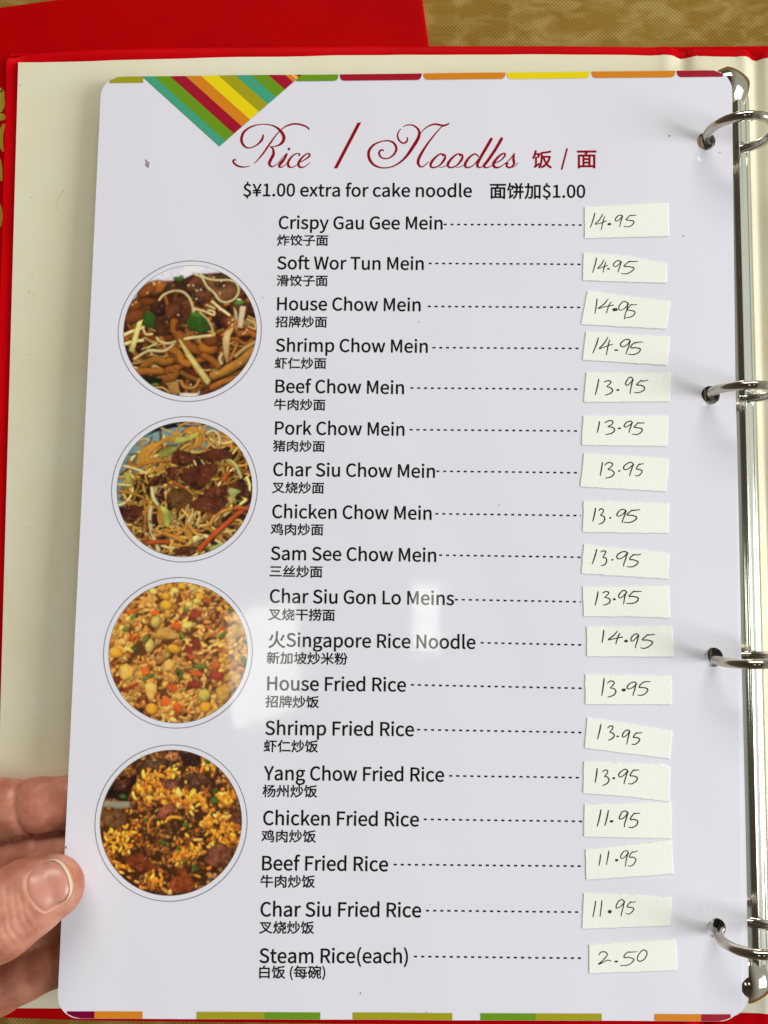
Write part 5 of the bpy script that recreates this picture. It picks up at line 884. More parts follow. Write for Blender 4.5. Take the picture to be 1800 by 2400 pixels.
def food2():
    p = Print(110, 133, 1575, 1582, (48,26,10)); r = np.random.default_rng(2)
    p.poly([(100,130),(1500,130),(1300,330),(300,700),(100,1080)], (104,132,128), .04, 2, 0); p.poly([(340,330),(560,180),(900,110),(1240,130),(1200,212),(950,182),(700,200),(500,250)], (14,12,10), .1, 3, 0); p.stroke([(740,165),(960,170),(1150,200)], 14, (150,140,140))
    p.poly([(110,980),(250,1010),(180,1060),(120,1060)], (110,140,130), .03, 3, 0)
    blob = lambda x, y: ((x-860)/740)**2+((y-900)/680)**2 < 1
    noo = [(168,122,40),(150,104,30),(186,142,60),(134,86,22),(196,168,100)]
    for _ in range(330):
        x, y = r.uniform(110,1570), r.uniform(200,1570)
        if y < 470-(x-500)*.28 and x < 700: 
            if not (x > 330 and y > 380): continue
        a = .8*math.sin(x/300+2)+1.1*math.cos(y/260)+r.normal(0, .45); L = r.uniform(80,190); b = r.uniform(-110,110)
        ca, sa = math.cos(a), math.sin(a); q = .55*L
        p.stroke([(x-L*ca, y-L*sa), (x-q*ca-b*.75*sa, y-q*sa+b*.75*ca), (x-b*sa, y+b*ca), (x+q*ca-b*.75*sa, y+q*sa+b*.75*ca), (x+L*ca, y+L*sa)], r.uniform(17,30), jit(r, noo[r.integers(5)], .2), .6, .35, .55)
    for k in range(9):                 # swirled bundle at the upper left
        o = k*17; p.stroke([(330+o,600-o*.2),(340+o*.8,490),(420+o*.8,410),(560+o*.5,350),(760,250+o*.9)], 19, jit(r, (160,116,36), .1), .6, .4, .5)
    for k in range(6):
        o = k*17; p.stroke([(820,230+o*.2),(930,200+o),(1030-o,280),(1020-o,380),(940-o,430)], 19, jit(r, (176,128,42), .1), .6, .4, .5)
    p.stroke([(230,560),(250,600),(330,625),(460,580),(700,550)], 34, (158,104,26)); p.stroke([(480,620),(520,670),(600,650)], 22, (176,124,50))
    for pts in ([(700,370),(720,290),(830,300),(960,240),(990,260),(900,330),(790,370)], [(540,480),(620,410),(750,400),(740,440),(650,520),(550,530)], [(570,1030),(650,1060),(720,1150),(680,1260),(640,1260),(600,1150)], [(180,680),(260,700),(300,860),(200,800)]): p.poly(pts, jit(r, (150,142,64), .05), .2, 5)
    for pts, wd in (([(1060,260),(1130,230),(1200,290),(1200,380)],26), ([(1280,530),(1380,590),(1450,730)],34), ([(170,620),(300,650),(430,700)],28), ([(490,860),(510,960),(560,1030)],34), ([(490,1060),(480,1200),(520,1360),(590,1520)],46), ([(120,820),(260,830)],26), ([(900,1210),(940,1130)],32), ([(620,1470),(750,1500)],24), ([(990,1240),(1010,1170)],26), ([(960,1420),(1060,1370)],40)): p.stroke(pts, wd, jit(r, (192,176,120), .06))
    for pts, wd in (([(400,960),(430,1100),(430,1320)],34), ([(560,1050),(600,1150),(610,1230)],34), ([(1130,1240),(1200,1130),(1380,1060),(1540,1060)],40), ([(560,1360),(700,1310),(850,1300),(930,1360),(930,1440),(850,1470),(740,1450)],30), ([(650,1340),(760,1380),(860,1420)],50), ([(900,1240),(980,1330),(1040,1350)],34), ([(130,890),(300,920),(400,960)],26)): p.stroke(pts, wd, jit(r, (170,118,38), .08))
    for pts, wd in (([(1030,1500),(1120,1400),(1260,1270),(1440,1110),(1530,1060)],56), ([(420,1450),(560,1430),(690,1430)],46), ([(1260,760),(1310,690)],50), ([(720,800),(840,850)],26), ([(1380,1060),(1520,1065)],34)): p.stroke(pts, wd, jit(r, (166,72,16), .05))
    for i, pts in enumerate(([(700,470),(760,440),(900,470),(960,500),(900,600),(830,620),(720,600),(690,540)], [(980,500),(1130,430),(1250,420),(1340,470),(1330,530),(1230,540),(1130,570),(1000,540)], [(830,640),(1000,600),(1180,580),(1200,650),(1120,760),(1030,860),(960,880),(870,820),(790,760)],
        [(620,640),(760,630),(780,700),(760,780),(680,760)], [(420,840),(520,720),(640,740),(620,810),(520,830)], [(650,920),(740,850),(860,860),(950,930),(900,1000),(800,1080),(700,1060),(650,990)], [(1060,880),(1160,820),(1300,830),(1310,920),(1240,940),(1150,1000),(1050,960)], [(900,1010),(1000,950),(1280,940),(1330,990),(1240,1080),(1190,1130),(1120,1110),(960,1090)], [(1330,800),(1470,740),(1510,810),(1560,900),(1530,960),(1420,920),(1330,880)], [(160,1100),(280,1040),(400,1060),(400,1150),(300,1230),(180,1180)], [(740,1510),(860,1470),(1010,1490),(950,1560),(780,1570)], [(520,930),(620,900),(640,990),(560,1000)])):
        p.meat(pts, (84,40,20) if i != 5 else (98,64,26), 20+i, 12)
    for pts in ([(1310,870),(1340,840),(1450,870),(1440,900),(1340,930)], [(1110,1490),(1250,1430),(1260,1460),(1160,1510)], [(1350,920),(1400,960),(1400,1030),(1370,990)]): p.poly(pts, (150,158,86), .1, 6)
    for _ in range(60): p.ell(r.uniform(250,560), r.uniform(1180,1500), r.uniform(10,26), r.uniform(6,12), r.uniform(0,3), jit(r, (120,70,26), .3), .4, .5, .5)
    return p
def food3():
    p = Print(112, 112, 1572, 1583, (96,56,22)); r = np.random.default_rng(3)
    def grains(k, L0, L1, cols, dens=None):
        for _ in range(k):
            x, y = r.uniform(100,1580), r.uniform(100,1600); a = r.uniform(0, 3.14)
            p.ell(x, y, r.uniform(L0, L1), r.uniform(14,20), a, jit(r, cols[r.integers(len(cols))], .11), .4, .55, .5)
    grains(900, 32, 54, [(184,124,48),(200,146,66),(168,104,36),(204,160,84),(150,86,30)])
    for _ in range(110):                # egg and cauliflower-like clumps
        x, y = r.uniform(120,1560), r.uniform(150,1560)
        for _ in range(5): p.ell(x+r.normal(0,30), y+r.normal(0,30), r.uniform(22,44), r.uniform(18,34), r.uniform(0,3), jit(r, (212,162,74), .1), .4, .5, .25)
    for _ in range(18): p.ell(r.uniform(120,1560), r.uniform(300,1560), r.uniform(20,52), r.uniform(14,30), r.uniform(0,3), (44,16,6), 0, .1, 0, .75)
    grains(300, 32, 54, [(196,150,76),(178,122,50),(204,166,96)])
    for x, y, a, b in ((700,355,66,50),(590,1440,68,58),(190,860,80,54),(690,260,44,34),(860,155,44,30),(735,150,40,30),(1145,1410,60,60),(1130,1290,64,66),(800,815,76,46),(1050,260,44,36)): p.ell(x, y, a, b, .3 if a > b else 0, jit(r, (214,158,24), .04) if y not in (1290,) else (190,176,80), .4, .5, .5)
    for x, y, a, b, g in ((595,535,52,66,0),(540,785,48,74,.1),(930,565,70,36,-.2),(940,345,46,34,0),(1025,310,46,34,0),(560,210,50,36,.3),(785,200,46,30,.2),(980,170,50,30,-.5)): p.ell(x, y, a, b, g, jit(r, (206,190,100), .04), .4, .5, .5)
    for i, pts in enumerate(([(600,640),(640,590),(740,590),(850,670),(800,710),(640,715),(590,690)], [(500,1190),(560,1150),(630,1200),(635,1280),(570,1380),(520,1280)], [(1390,560),(1450,520),(1520,560),(1540,660),(1460,680),(1390,620)], [(1250,1220),(1320,1185),(1410,1230),(1380,1310),(1260,1350)], [(1400,1070),(1460,1030),(1510,1080),(1470,1170),(1410,1140)], [(230,1010),(300,970),(380,1020),(370,1120),(290,1160),(220,1090)], [(780,1300),(860,1260),(920,1320),(870,1360)], [(660,1000),(740,920),(830,930),(780,1040),(700,1060)])): p.poly(pts, jit(r, (206,164,80), .05), .22, 30+i)
    for pts in ([(755,555),(820,525),(870,570),(850,625),(770,600)], [(730,1185),(820,1180),(865,1225),(800,1275),(730,1230)], [(810,1400),(850,1370),(910,1410),(870,1490),(805,1450)], [(690,1330),(750,1310),(790,1380),(740,1420),(680,1390)], [(985,1040),(1080,1035),(1110,1090),(1040,1110),(980,1080)], [(1190,990),(1260,930),(1290,990),(1210,1040)], [(455,1010),(520,1000),(550,1070),(480,1110)], [(940,870),(1030,870),(1030,915),(960,930)], [(530,430),(620,400),(620,460),(550,470)], [(280,430),(370,395),(390,430),(310,465)], [(1090,290),(1180,270),(1160,320),(1080,320)], [(330,680),(390,690),(370,740),(330,730)], [(750,145),(810,150),(800,170)], [(1270,580),(1330,570),(1330,610),(1280,615)]): p.poly(pts, jit(r, (212,100,22), .06), .1, 7)
    for pts in ([(930,480),(990,390),(1080,420),(1070,470),(960,500)], [(985,720),(1050,680),(1090,790),(1010,840)], [(920,760),(1000,800),(990,870),(900,850)], [(1190,1040),(1330,1050),(1320,1150),(1190,1120)], [(960,1150),(1110,1150),(1120,1190),(930,1250)], [(160,1100),(240,1110),(240,1190),(180,1170)], [(260,1250),(420,1170),(430,1200),(290,1280)], [(200,490),(240,520),(210,560)]): p.poly(pts, jit(r, (136,52,28), .08), .2, 8)
    for pts, wd in (([(1030,995),(1120,1000)],42), ([(490,1135),(580,1090)],40), ([(340,500),(375,450)],36), ([(480,740),(510,700)],50), ([(860,650),(890,690)],40), ([(1280,690),(1330,640)],44), ([(270,620),(300,610)],44), ([(360,810),(400,830)],40), ([(1530,900),(1560,960)],44), ([(1530,720),(1555,730)],40), ([(850,1040),(880,1110)],52), ([(1370,420),(1400,400)],34), ([(900,400),(930,410)],34)): p.stroke(pts, wd, jit(r, (96,118,48), .1), .5, .35)
    p.ell(850,1070,14,26,0,(40,70,20)); return p
def food4():
    p = Print(95, 95, 1552, 1610, (66,34,12)); r = np.random.default_rng(4)
    N_ = p.noise(77, 5)
    def zone(x, y):
        i = min(p.n-1, max(0, int((y-p.y0)*p.ky))); j = min(p.n-1, max(0, int((x-p.x0)*p.k))); return N_[i, j]
    bright = [(600,480,230),(1030,640,180),(320,1020,210),(1330,930,230),(700,350,200),(1400,600,120),(330,1330,140),(660,1440,110),(1100,260,180),(940,1200,100),(1480,1000,120),(800,600,160),(1080,1130,80)]
    for _ in range(1500):
        x, y = r.uniform(90,1560), r.uniform(90,1620)
        k = max([1-math.hypot(x-a, y-b)/c for a, b, c in bright]+[0])
        c = [(150,92,28),(124,72,20),(172,122,52),(104,60,18),(190,112,20)][r.integers(5)] if r.random() > .12+k*2.2 else [(214,134,10),(228,158,24),(190,104,8),(230,180,70)][r.integers(4)]
        L = r.uniform(26,44) if k > .1 else r.uniform(20,36)
        p.ell(x, y, L, r.uniform(11,16), r.normal(1.2, .8), jit(r, c, .13), .4, .5, .5)
    for _ in range(40): p.ell(r.uniform(120,1540), r.uniform(150,1560), r.uniform(20,60), r.uniform(12,28), r.uniform(0,3), (40,16,5), 0, .1, 0, .6)
    for _ in range(230):
        a, b, c = bright[r.integers(len(bright))]; t = r.uniform(0,6.28); q = c*.75*math.sqrt(r.random())
        p.ell(a+q*math.cos(t), b+q*math.sin(t)*.8, r.uniform(28,46), r.uniform(12,16), r.normal(1.2,.8), jit(r, [(222,140,12),(232,164,28),(200,112,8)][r.integers(3)], .12), .4, .5, .4)
    p.poly([(110,640),(390,640),(400,700),(300,720),(110,700)], (126,120,96), .1, 3); p.poly([(160,540),(230,440),(420,300),(460,400),(380,560),(370,640),(150,600)], (34,14,8), .3, 3)
    for i, (pts, c) in enumerate((([(440,230),(560,190),(640,220),(600,290),(500,280)],(96,62,34)), ([(590,290),(660,190),(760,180),(850,240),(800,280),(700,250),(650,310)],(88,60,32)), ([(730,180),(780,110),(870,130),(870,200),(780,210)],(170,110,60)), ([(870,120),(1100,130),(1120,230),(1060,270),(940,260)],(50,22,12)),
        ([(680,400),(880,400),(885,450),(810,530),(740,500)],(122,70,46)), ([(960,370),(1060,320),(1190,380),(1180,420),(1060,510),(980,460)],(98,62,36)), ([(660,800),(720,700),(800,650),(870,680),(860,740),(760,790),(700,850)],(124,66,40)), ([(110,720),(260,730),(370,760),(370,860),(280,930),(160,900),(110,850)],(88,56,26)),
        ([(345,1230),(520,1155),(600,1250),(680,1310),(560,1400),(440,1340)],(112,50,18)), ([(830,1480),(930,1310),(1030,1400),(1100,1500),(1040,1580),(870,1590),(810,1540)],(124,56,14)), ([(1150,1220),(1240,1110),(1320,1060),(1460,1130),(1430,1230),(1340,1330),(1220,1280)],(122,70,44)), ([(760,880),(900,850),(910,930),(850,1010),(770,980)],(84,48,18)),
        ([(1420,820),(1460,740),(1550,720),(1550,880)],(100,50,28)), ([(1200,1460),(1280,1370),(1330,1390),(1260,1450)],(160,110,70)), ([(210,520),(240,420),(330,400),(400,420),(340,520)],(70,34,18)), ([(280,360),(400,290),(450,350),(380,400)],(120,70,20)))):
        p.meat(pts, c, 50+i, 12)
    for pts in ([(880,480),(940,560),(900,600),(850,540)], [(1050,1015),(1155,1020),(1140,1045),(1060,1045)], [(870,640),(920,650),(890,710),(865,680)], [(810,1560),(850,1540),(860,1600),(810,1600)]): p.poly(pts, (236,190,90), .05, 9)
    p.stroke([(770,850),(800,810),(860,800),(920,810)], 34, (216,150,24)); p.stroke([(600,960),(590,890),(610,820)], 26, (190,120,40))
    for x, y, a, b, g in ((1265,620,44,38,0),(755,1068,36,24,0),(912,1125,28,26,0),(1085,1330,46,24,.8),(975,880,34,30,0),(990,1270,24,22,0),(1265,520,34,22,0),(1180,215,34,22,.4),(555,825,24,18,0),(320,590,40,22,.2)): p.ell(x, y, a, b, g, jit(r, (66,104,26), .1), .4, .5, .5)
    return p
M_PHOTO = mat('printed_photograph', (.5,.5,.5), rough=.3, coat=1.0, coat_rough=.035, attr='print')
M_GREY = mat('grey_print_line', (.26,.27,.27), rough=.3, coat=1.0, coat_rough=.035)
PHOTOS = [(zpx(265,600,4.608),(58,1602,50,1568),(120,1545,100,1515),food1,'printed photo of wide noodles with beef, bean sprouts and green pepper'),
          (zpx(250,960,4.608),(52,1632,75,1640),(110,1575,133,1582),food2,'printed photo of thin chow mein noodles with dark beef and carrot strips'),
          (zpx(230,1340,4.484),(58,1622,57,1640),(112,1572,112,1583),food3,'printed photo of fried rice with corn, carrot and egg'),
          (zpx(215,1735,4.424),(38,1612,42,1668),(95,1552,95,1610),food4,'printed photo of orange fried rice with chunks of brown meat')]
NG = 150
g = np.linspace(-1, 1, NG); GX, GY = np.meshgrid(g, g)
DU = GX*np.sqrt(1-GY**2/2); DV = GY*np.sqrt(1-GX**2/2)
GF = [(j*NG+i, j*NG+i+1, (j+1)*NG+i+1, (j+1)*NG+i) for j in range(NG-1) for i in range(NG-1)]
for z, (rx0, rx1, ry0, ry1), (dx0, dx1, dy0, dy1), fn, lab in PHOTOS:
    pr = fn()
    if fn is food3: pr.A = pr.A*np.array([1.0, .90, .72])
    A = pr.A
    for _ in range(2):               # offset printing softens the picture a little
        A = (A+np.roll(A, 1, 0)+np.roll(A, -1, 0)+np.roll(A, 1, 1)+np.roll(A, -1, 1))/5
    A = A*np.clip(1+.13*pr.noise(99, 40)+.22*pr.noise(98, 4), .4, 1.8)[..., None]
    L_ = A.mean(2, keepdims=True); A = np.clip(L_+(A-L_)*.93, 0, 1)**1.12
    def ctr(x0, x1, y0, y1):
        P = from_px([z(x0, (y0+y1)/2), z(x1, (y0+y1)/2), z((x0+x1)/2, y0), z((x0+x1)/2, y1)]); return P.mean(0), (P[1,0]-P[0,0]+P[3,1]-P[2,1])/4
    c, rad = ctr(dx0, dx1, dy0, dy1); cr, rr = ctr(rx0, rx1, ry0, ry1)
    PX_ = c[0]+rad*DU.ravel(); PY_ = c[1]+rad*DV.ravel()
    ii = np.clip(((DV.ravel()+1)/2*(pr.n-1)), 0, pr.n-1.001); jj = np.clip(((DU.ravel()+1)/2*(pr.n-1)), 0, pr.n-1.001)
    i0, j0 = ii.astype(int), jj.astype(int); fi, fj = (ii-i0)[:,None], (jj-j0)[:,None]
    C_ = (A[i0,j0]*(1-fi)*(1-fj)+A[i0+1,j0]*fi*(1-fj)+A[i0,j0+1]*(1-fi)*fj+A[i0+1,j0+1]*fi*fj)
    me = bpy.data.meshes.new('food_photograph'); W3 = S(PX_, PY_, 6e-5)
    me.from_pydata(W3.tolist(), [], [f[::-1] for f in GF]); at = me.color_attributes.new('print', 'FLOAT_COLOR', 'POINT')
    gain = 1.58
    at.data.foreach_set('color', np.c_[np.clip(C_*gain, 0, .9), np.ones(len(C_))].astype(np.float32).ravel())
    o = link('food_photograph', me, M_PHOTO, page); o['label'] = lab
    # thin grey ring line round the picture, and a fainter one at its rim
    for R_, wd_ in ((rr, .00022), (rad+.00006, .00012)):
        nn = 120; V = [(cr[0]+r_*math.cos(2*math.pi*k/nn), cr[1]+r_*math.sin(2*math.pi*k/nn)) for r_ in (R_-wd_/2, R_+wd_/2) for k in range(nn)] if R_ == rr else [(c[0]+r_*math.cos(2*math.pi*k/nn), c[1]+r_*math.sin(2*math.pi*k/nn)) for r_ in (R_-wd_/2, R_+wd_/2) for k in range(nn)]
        flat_on_sheet('ring_line', np.array(V), [(k, (k+1)%nn, nn+(k+1)%nn, nn+k) for k in range(nn)], M_GREY, o, 8e-5)
# ------------------------------------------------------------------ the hand holding the page's left edge
def page_z(px, py): return float(S(*px2page(px, py))[2])
KZ = 1.22                            # fingers are flatter than they are wide
def H(px, py, zz): 
    p = on_z(px, py, zz); return np.array([p[0], p[1], p[2]*KZ])
zE = page_z(140, 2090)
ztop = lambda px, py, R: page_z(max(px, 150), py)+.0006+R/KZ*.97
zbot = lambda px, py, R: page_z(max(px, 150), py)-.0010-R/KZ
chains = []
th_ = [(122,2079,.0090,0.0),(66,2105,.0108,.0004),(-5,2146,.0122,.0015),(-90,2200,.0112,.0020),(-230,2265,.0112,-.001),(-400,2300,.0150,-.010)]
chains.append([(H(x, y, ztop(x, y, R)+dz), R) for x, y, R, dz in th_])
fi = [
 [(300,1872,.0070,0),(170,1880,.0079,0),(95,1886,.0082,0),(45,1891,.0083,-.0003),(-5,1897,.0094,-.0003),(-90,1905,.0096,-.002),(-260,1950,.0100,-.006),(-420,2010,.0120,-.012)],
 [(310,1985,.0068,-.002),(170,1998,.0080,-.0035),(100,2003,.0083,-.0035),(0,2020,.0092,-.0045),(-120,2050,.0095,-.006),(-420,2120,.0120,-.014)],
 [(310,2105,.0068,-.0015),(180,2128,.0078,-.0022),(80,2160,.0083,-.003),(-20,2185,.0090,-.004),(-140,2210,.0092,-.006),(-420,2240,.0120,-.014)],
 [(250,2222,.0050,-.0012),(185,2238,.0060,-.0012),(125,2259,.0067,-.0014),(60,2287,.0072,-.002),(-5,2315,.0080,-.0026),(-110,2352,.0082,-.005),(-400,2380,.0110,-.014)]]
for ch in fi: chains.append([(H(x, y, zbot(x, y, R)+dz), R) for x, y, R, dz in ch])
palm = [(H(-430,2040,-.004), .017), (H(-450,2180,-.004), .018), (H(-430,2330,-.004), .017), (H(-640,2260,-.004), .021), (H(-900,2380,-.004), .022)]
chains.append(palm)
def chain_d(P, ch):
    best = np.full(P.shape[:-1], 1e3)
    for (a, ra), (b_, rb) in zip(ch[:-1], ch[1:]):
        ab = b_-a; t = np.clip(((P-a)@ab)/(ab@ab), 0, 1); ts = t
        d = np.linalg.norm(P-a-t[..., None]*ab, axis=-1)-(ra+(rb-ra)*ts); k = .0012; h = np.clip(.5+.5*(best-d)/k, 0, 1)
        best = best*(1-h)+d*h-k*h*(1-h)
    return best
gr = []                               # flexion creases: (point, direction, depth, width, finger)
def groove(c1_, c2_, zref, depth, width, idx):
    a, b_ = on_z(*c1_, zref), on_z(*c2_, zref); t = (b_-a)[:2]; t /= np.linalg.norm(t); gr.append((a[:2], np.array([-t[1], t[0]]), depth, width, idx))
groove((37,1830), (60,1960), zE-.006, .0010, .0008, 1); groove((90,1960), (84,2030), zE-.008, .0006, .0006, 2)
groove((95,1830), (104,1960), zE-.006, .00015, .0006, 1)
def hand_d(P):
    ds = []
    for i, ch in enumerate(chains):
        d = chain_d(P, ch)
        for c, nv, dp, wd, k in gr:
            if k == i: s_ = (P[..., 0]-c[0])*nv[0]+(P[..., 1]-c[1])*nv[1]; d = d+dp*np.exp(-(s_/wd)**2)*(P[..., 2] > -1)
        ds.append(d)
    out = ds[5]
    for d in ds[:5]:
        k = .009; h = np.clip(.5+.5*(out-d)/k, 0, 1); sm = out*(1-h)+d*h-k*h*(1-h)
        far = np.clip((-.113-P[..., 0])/.02, 0, 1)      # webbing only near the palm
        out = np.minimum(out, d)*(1-far)+sm*far
    return out
allp = np.array([p for ch in chains for p, _ in ch]); 
lo = allp.min(0)-.026; hi = allp.max(0)+.014
lo[0] = max(lo[0], on_z(-900, 2200, 0)[0])
STEP = .00095
def surface_nets(lo, hi, st, fn):
    nx, ny, nz = [int((hi[k]-lo[k])/st)+1 for k in range(3)]
    xs_, ys_, zs_ = [lo[k]+st*np.arange(n_) for k, n_ in enumerate((nx, ny, nz))]
    D_ = np.empty((nx, ny, nz))
    for i0 in range(0, nx, 24):
        X, Y, Z = np.meshgrid(xs_[i0:i0+24], ys_, zs_, indexing='ij'); D_[i0:i0+24] = fn(np.stack([X, Y, Z], -1))
    D_[0] = D_[-1] = 1; D_[:, 0] = D_[:, -1] = 1; D_[:, :, 0] = D_[:, :, -1] = 1
    sg = D_ < 0; c = np.zeros((nx-1, ny-1, nz-1, 3)); cnt = np.zeros((nx-1, ny-1, nz-1))
    cor = [(i, j, k) for i in (0,1) for j in (0,1) for k in (0,1)]; sl = lambda o: tuple(slice(o[k], [nx, ny, nz][k]-1+o[k]) for k in range(3))
    for a in cor:
        for ax in range(3):
            if a[ax]: continue
            b_ = list(a); b_[ax] = 1; da, db = D_[sl(a)], D_[sl(b_)]; cr = (da < 0) != (db < 0)
            t = np.where(cr, da/np.where(cr, da-db, 1), 0)
            for k in range(3): c[..., k] += np.where(cr, a[k]+(t if k == ax else 0), 0)
            cnt += cr
    act = cnt > 0; idx = -np.ones(act.shape, int); idx[act] = np.arange(act.sum())
    I = np.argwhere(act); V = lo+st*(I+c[act]/cnt[act][:, None]); F = []
    for ax in range(3):
        u, v = [(1,2),(2,0),(0,1)][ax]; A_ = [slice(None)]*3; B_ = [slice(None)]*3; A_[ax] = slice(0,-1); B_[ax] = slice(1,None)
        cr = sg[tuple(A_)] != sg[tuple(B_)]; E_ = np.argwhere(cr)
        E_ = E_[(E_[:, u] > 0) & (E_[:, v] > 0) & (E_[:, u] < D_.shape[u]-1) & (E_[:, v] < D_.shape[v]-1)]
        q = []
        for du, dv in ((0,0),(-1,0),(-1,-1),(0,-1)):
            e = E_.copy(); e[:, u] += du; e[:, v] += dv; q.append(idx[e[:,0], e[:,1], e[:,2]])
        q = np.stack(q, 1); s_ = sg[E_[:,0], E_[:,1], E_[:,2]]; q[~s_] = q[~s_][:, ::-1]; F.append(q)
    return V, np.concatenate(F)
V, F = surface_nets(lo, hi, STEP, hand_d)
V[:, 2] /= KZ
F = F[:, ::-1]
skin = mat('skin', (.60,.30,.20), rough=.42, sss=.35)
n = skin.node_tree; b = n.nodes['Principled BSDF']; tc = n.nodes.new('ShaderNodeTexCoord')
def nz(scale, det=3.0, dist=0.0):
    t = n.nodes.new('ShaderNodeTexNoise'); t.inputs['Scale'].default_value = scale; t.inputs['Detail'].default_value = det; t.inputs['Distortion'].default_value = dist
    n.links.new(tc.outputs['Object'], t.inputs['Vector']); return t
t1 = nz(160, 4); rp = n.nodes.new('ShaderNodeValToRGB'); rp.color_ramp.elements[0].position = .38; rp.color_ramp.elements[1].position = .62
rp.color_ramp.elements[0].color = (.44,.155,.095,1); rp.color_ramp.elements[1].color = (.57,.26,.17,1)
n.links.new(t1.outputs['Fac'], rp.inputs[0]); n.links.new(rp.outputs[0], b.inputs['Base Color'])
# knuckle wrinkles across the thumb joint, fading away from it
kc = on_z(22, 2158, zE+.02); ta = on_z(120, 2100, zE+.02)-on_z(-60, 2180, zE+.02); angw = math.atan2(ta[1], ta[0])
mpw = n.nodes.new('ShaderNodeMapping'); mpw.inputs['Location'].default_value = tuple(-kc); mpw.vector_type = 'POINT'
rotm = n.nodes.new('ShaderNodeVectorRotate'); rotm.rotation_type = 'Z_AXIS'; rotm.inputs['Angle'].default_value = -angw+.12
n.links.new(tc.outputs['Object'], mpw.inputs[0]); n.links.new(mpw.outputs[0], rotm.inputs['Vector'])
wvt = n.nodes.new('ShaderNodeTexWave'); wvt.inputs['Scale'].default_value = 190; wvt.inputs['Distortion'].default_value = 3.5; wvt.inputs['Detail'].default_value = 3; wvt.inputs['Detail Scale'].default_value = 1.2; wvt.wave_profile = 'SIN'
n.links.new(rotm.outputs[0], wvt.inputs['Vector'])
ln_ = n.nodes.new('ShaderNodeVectorMath'); ln_.operation = 'LENGTH'; n.links.new(mpw.outputs[0], ln_.inputs[0])
mr = n.nodes.new('ShaderNodeMapRange'); mr.inputs['From Min'].default_value = .004; mr.inputs['From Max'].default_value = .0105; mr.inputs['To Min'].default_value = 1; mr.inputs['To Max'].default_value = 0
n.links.new(ln_.outputs['Value'], mr.inputs['Value'])
mm = n.nodes.new('ShaderNodeMath'); mm.operation = 'MULTIPLY'; n.links.new(wvt.outputs['Fac'], mm.inputs[0]); n.links.new(mr.outputs[0], mm.inputs[1])
fine = nz(1500, 2, .5); fm = n.nodes.new('ShaderNodeMath'); fm.operation = 'MULTIPLY_ADD'; fm.inputs[1].default_value = .45
n.links.new(fine.outputs['Fac'], fm.inputs[0]); n.links.new(mm.outputs[0], fm.inputs[2])
bpn = n.nodes.new('ShaderNodeBump'); bpn.inputs['Strength'].default_value = .24; bpn.inputs['Distance'].default_value = .0003
n.links.new(fm.outputs[0], bpn.inputs['Height']); n.links.new(bpn.outputs[0], b.inputs['Normal'])
person = empty('person', V.mean(0), 'left hand holding the menu page with the thumb on top', 'person')
hand = mesh('hand', V, F, skin, person)
# thumb nail: laid on the thumb's surface along its outline in the photograph
nail_ol = [(63.8,2061),(70,2047),(84,2032),(104,2018),(127.6,2008),(147,2013),(160,2027),(169,2043),(176,2068),(175,2090),(169,2102),(155,2112),(130,2123),(106,2135),(92,2127),(78,2113),(68,2097),(62,2080)]
nc = np.array([118., 2070.])
oc = catmull([(x, y, 1) for x, y in nail_ol+[nail_ol[0]]], 4)[:-1, :2]
K, M_ = 16, len(oc)
def to_px(P):
    q_ = (np.asarray(P)-CAM)@MW; return np.c_[900+FPX*q_[:,0]/q_[:,2], 1200+FPX*q_[:,1]/q_[:,2]]
def sdist(Q):                        # signed distance in px to the nail outline, negative inside
    best = np.full(len(Q), 1e9); ins = np.zeros(len(Q), bool)
    for i in range(M_):
        a, b_ = oc[i-1], oc[i]; d = b_-a; t = np.clip(((Q-a)@d)/(d@d), 0, 1); best = np.minimum(best, np.hypot(*(Q-a-t[:,None]*d).T))
        ins ^= ((a[1] > Q[:,1]) != (b_[1] > Q[:,1])) & (Q[:,0] < d[0]*(Q[:,1]-a[1])/(d[1]+1e-12)+a[0])
    return np.where(ins, -best, best)
bm = bmesh.new(); bm.from_mesh(hand.data)
for _ in range(2): bmesh.ops.smooth_vert(bm, verts=bm.verts, factor=.5, use_axis_x=True, use_axis_y=True, use_axis_z=True)
fc = np.array([f.calc_center_median() for f in bm.faces]); fp = to_px(fc)
sel = (fp[:,0] > 35)&(fp[:,0] < 205)&(fp[:,1] > 1985)&(fp[:,1] < 2165)&(fc[:,2] > zE-.001)
bm.faces.ensure_lookup_table(); es = set()
for i in np.nonzero(sel)[0]: es.update(bm.faces[i].edges)
bmesh.ops.subdivide_edges(bm, edges=list(es), cuts=3, use_grid_fill=True, smooth=.6)
vs = [v for v in bm.verts if v.co.z > zE-.001]; vp = to_px(np.array([v.co for v in vs])); sd = sdist(vp)
side = np.clip((150-vp[:,0])/25, 0, 1)   # folds run along both sides and the root, not past the free tip
for v, d_, w_ in zip(vs, sd, side):
    if abs(d_) < 60: v.co.z += w_*(.00022*math.exp(-((d_-4.5)/4.5)**2)+00.00018*math.exp(-((d_-11)/7)**2))-(.0005*min(1, max(0, (-d_)/4)) if d_ < 0 else 0)
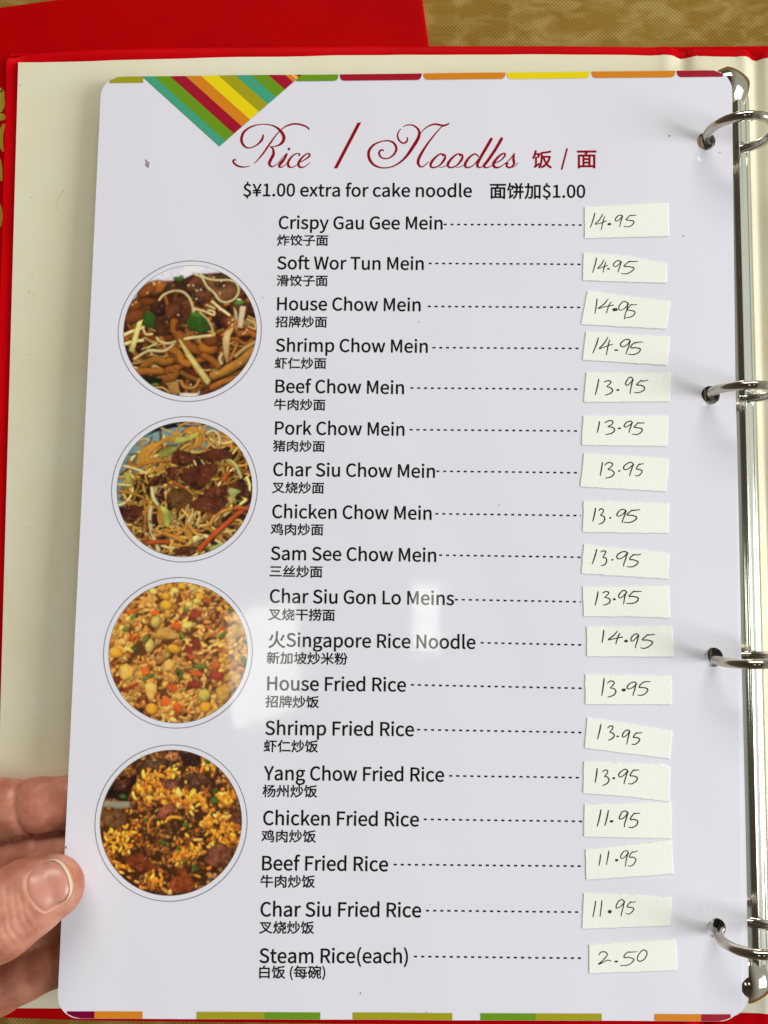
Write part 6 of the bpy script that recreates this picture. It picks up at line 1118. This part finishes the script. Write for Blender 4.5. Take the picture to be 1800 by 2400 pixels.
bm.to_mesh(hand.data); bm.free(); hand.data.polygons.foreach_set('use_smooth', [True]*len(hand.data.polygons))
def surf_point(px, py):
    d = MW@ray(px, py); d = d/np.linalg.norm(d); t = (zE+.03-CAM[2])/d[2]
    for _ in range(60):
        p = CAM+d*t; q_ = p.copy(); q_[2] *= KZ; dd = float(chain_d(q_[None], chains[0])[0])
        if dd < 2e-6: break
        t += dd*.7
        if t > .3: break
    return CAM+d*t
base = np.array([surf_point(*(nc+(p-nc)*(k/K))) for k in range(K+1) for p in oc]); f_ = np.repeat(np.arange(K+1)/K, M_)
nv = base.copy(); nv[:,2] += .00028*(1-f_**8)-.00012*f_**8
tipw = np.clip((to_px(base)[:,0]-128)/30, 0, 1); nv[:,2] += .00045*tipw*(f_ > .3)
nf = [(k*M_+i, k*M_+(i+1)%M_, (k+1)*M_+(i+1)%M_, (k+1)*M_+i)[::-1] for k in range(K) for i in range(M_)]
M_NAIL = mat('nail_plate', (.52,.235,.175), rough=.27, sss=.25, spec=.35)
nail = mesh('nail', nv, nf, M_NAIL, person)
# the pale free edge: a thin curved strip along the end of the nail
M_TIP = mat('nail_free_edge', (.66,.50,.34), rough=.4)
arc = catmull([(112,2016,1),(128,2010,3.0),(146,2016,6.5),(158,2029,7.5),(167,2046,7.5),(173,2070,8),(171,2090,6),(160,2107,2.5),(146,2115,1)], 8)
tg = np.gradient(arc[:,:2], axis=0); tg /= np.linalg.norm(tg, axis=1)[:,None]; nn_ = np.c_[-tg[:,1], tg[:,0]]
V2 = []; n_ = len(arc)
for off, up in ((0, .0007), (.25, .00102), (.5, .00115), (.75, .00108), (1.0, .0008), (1.0, .0002)):
    for k in range(n_):
        q_ = arc[k,:2]+nn_[k]*(off)*arc[k,2]; p = surf_point(*q_); V2.append(p+np.array([0, 0, up+.0001]))
mesh('nail_free_edge', V2, [(r_*n_+k, r_*n_+k+1, (r_+1)*n_+k+1, (r_+1)*n_+k) for r_ in range(5) for k in range(n_-1)], M_TIP, person)
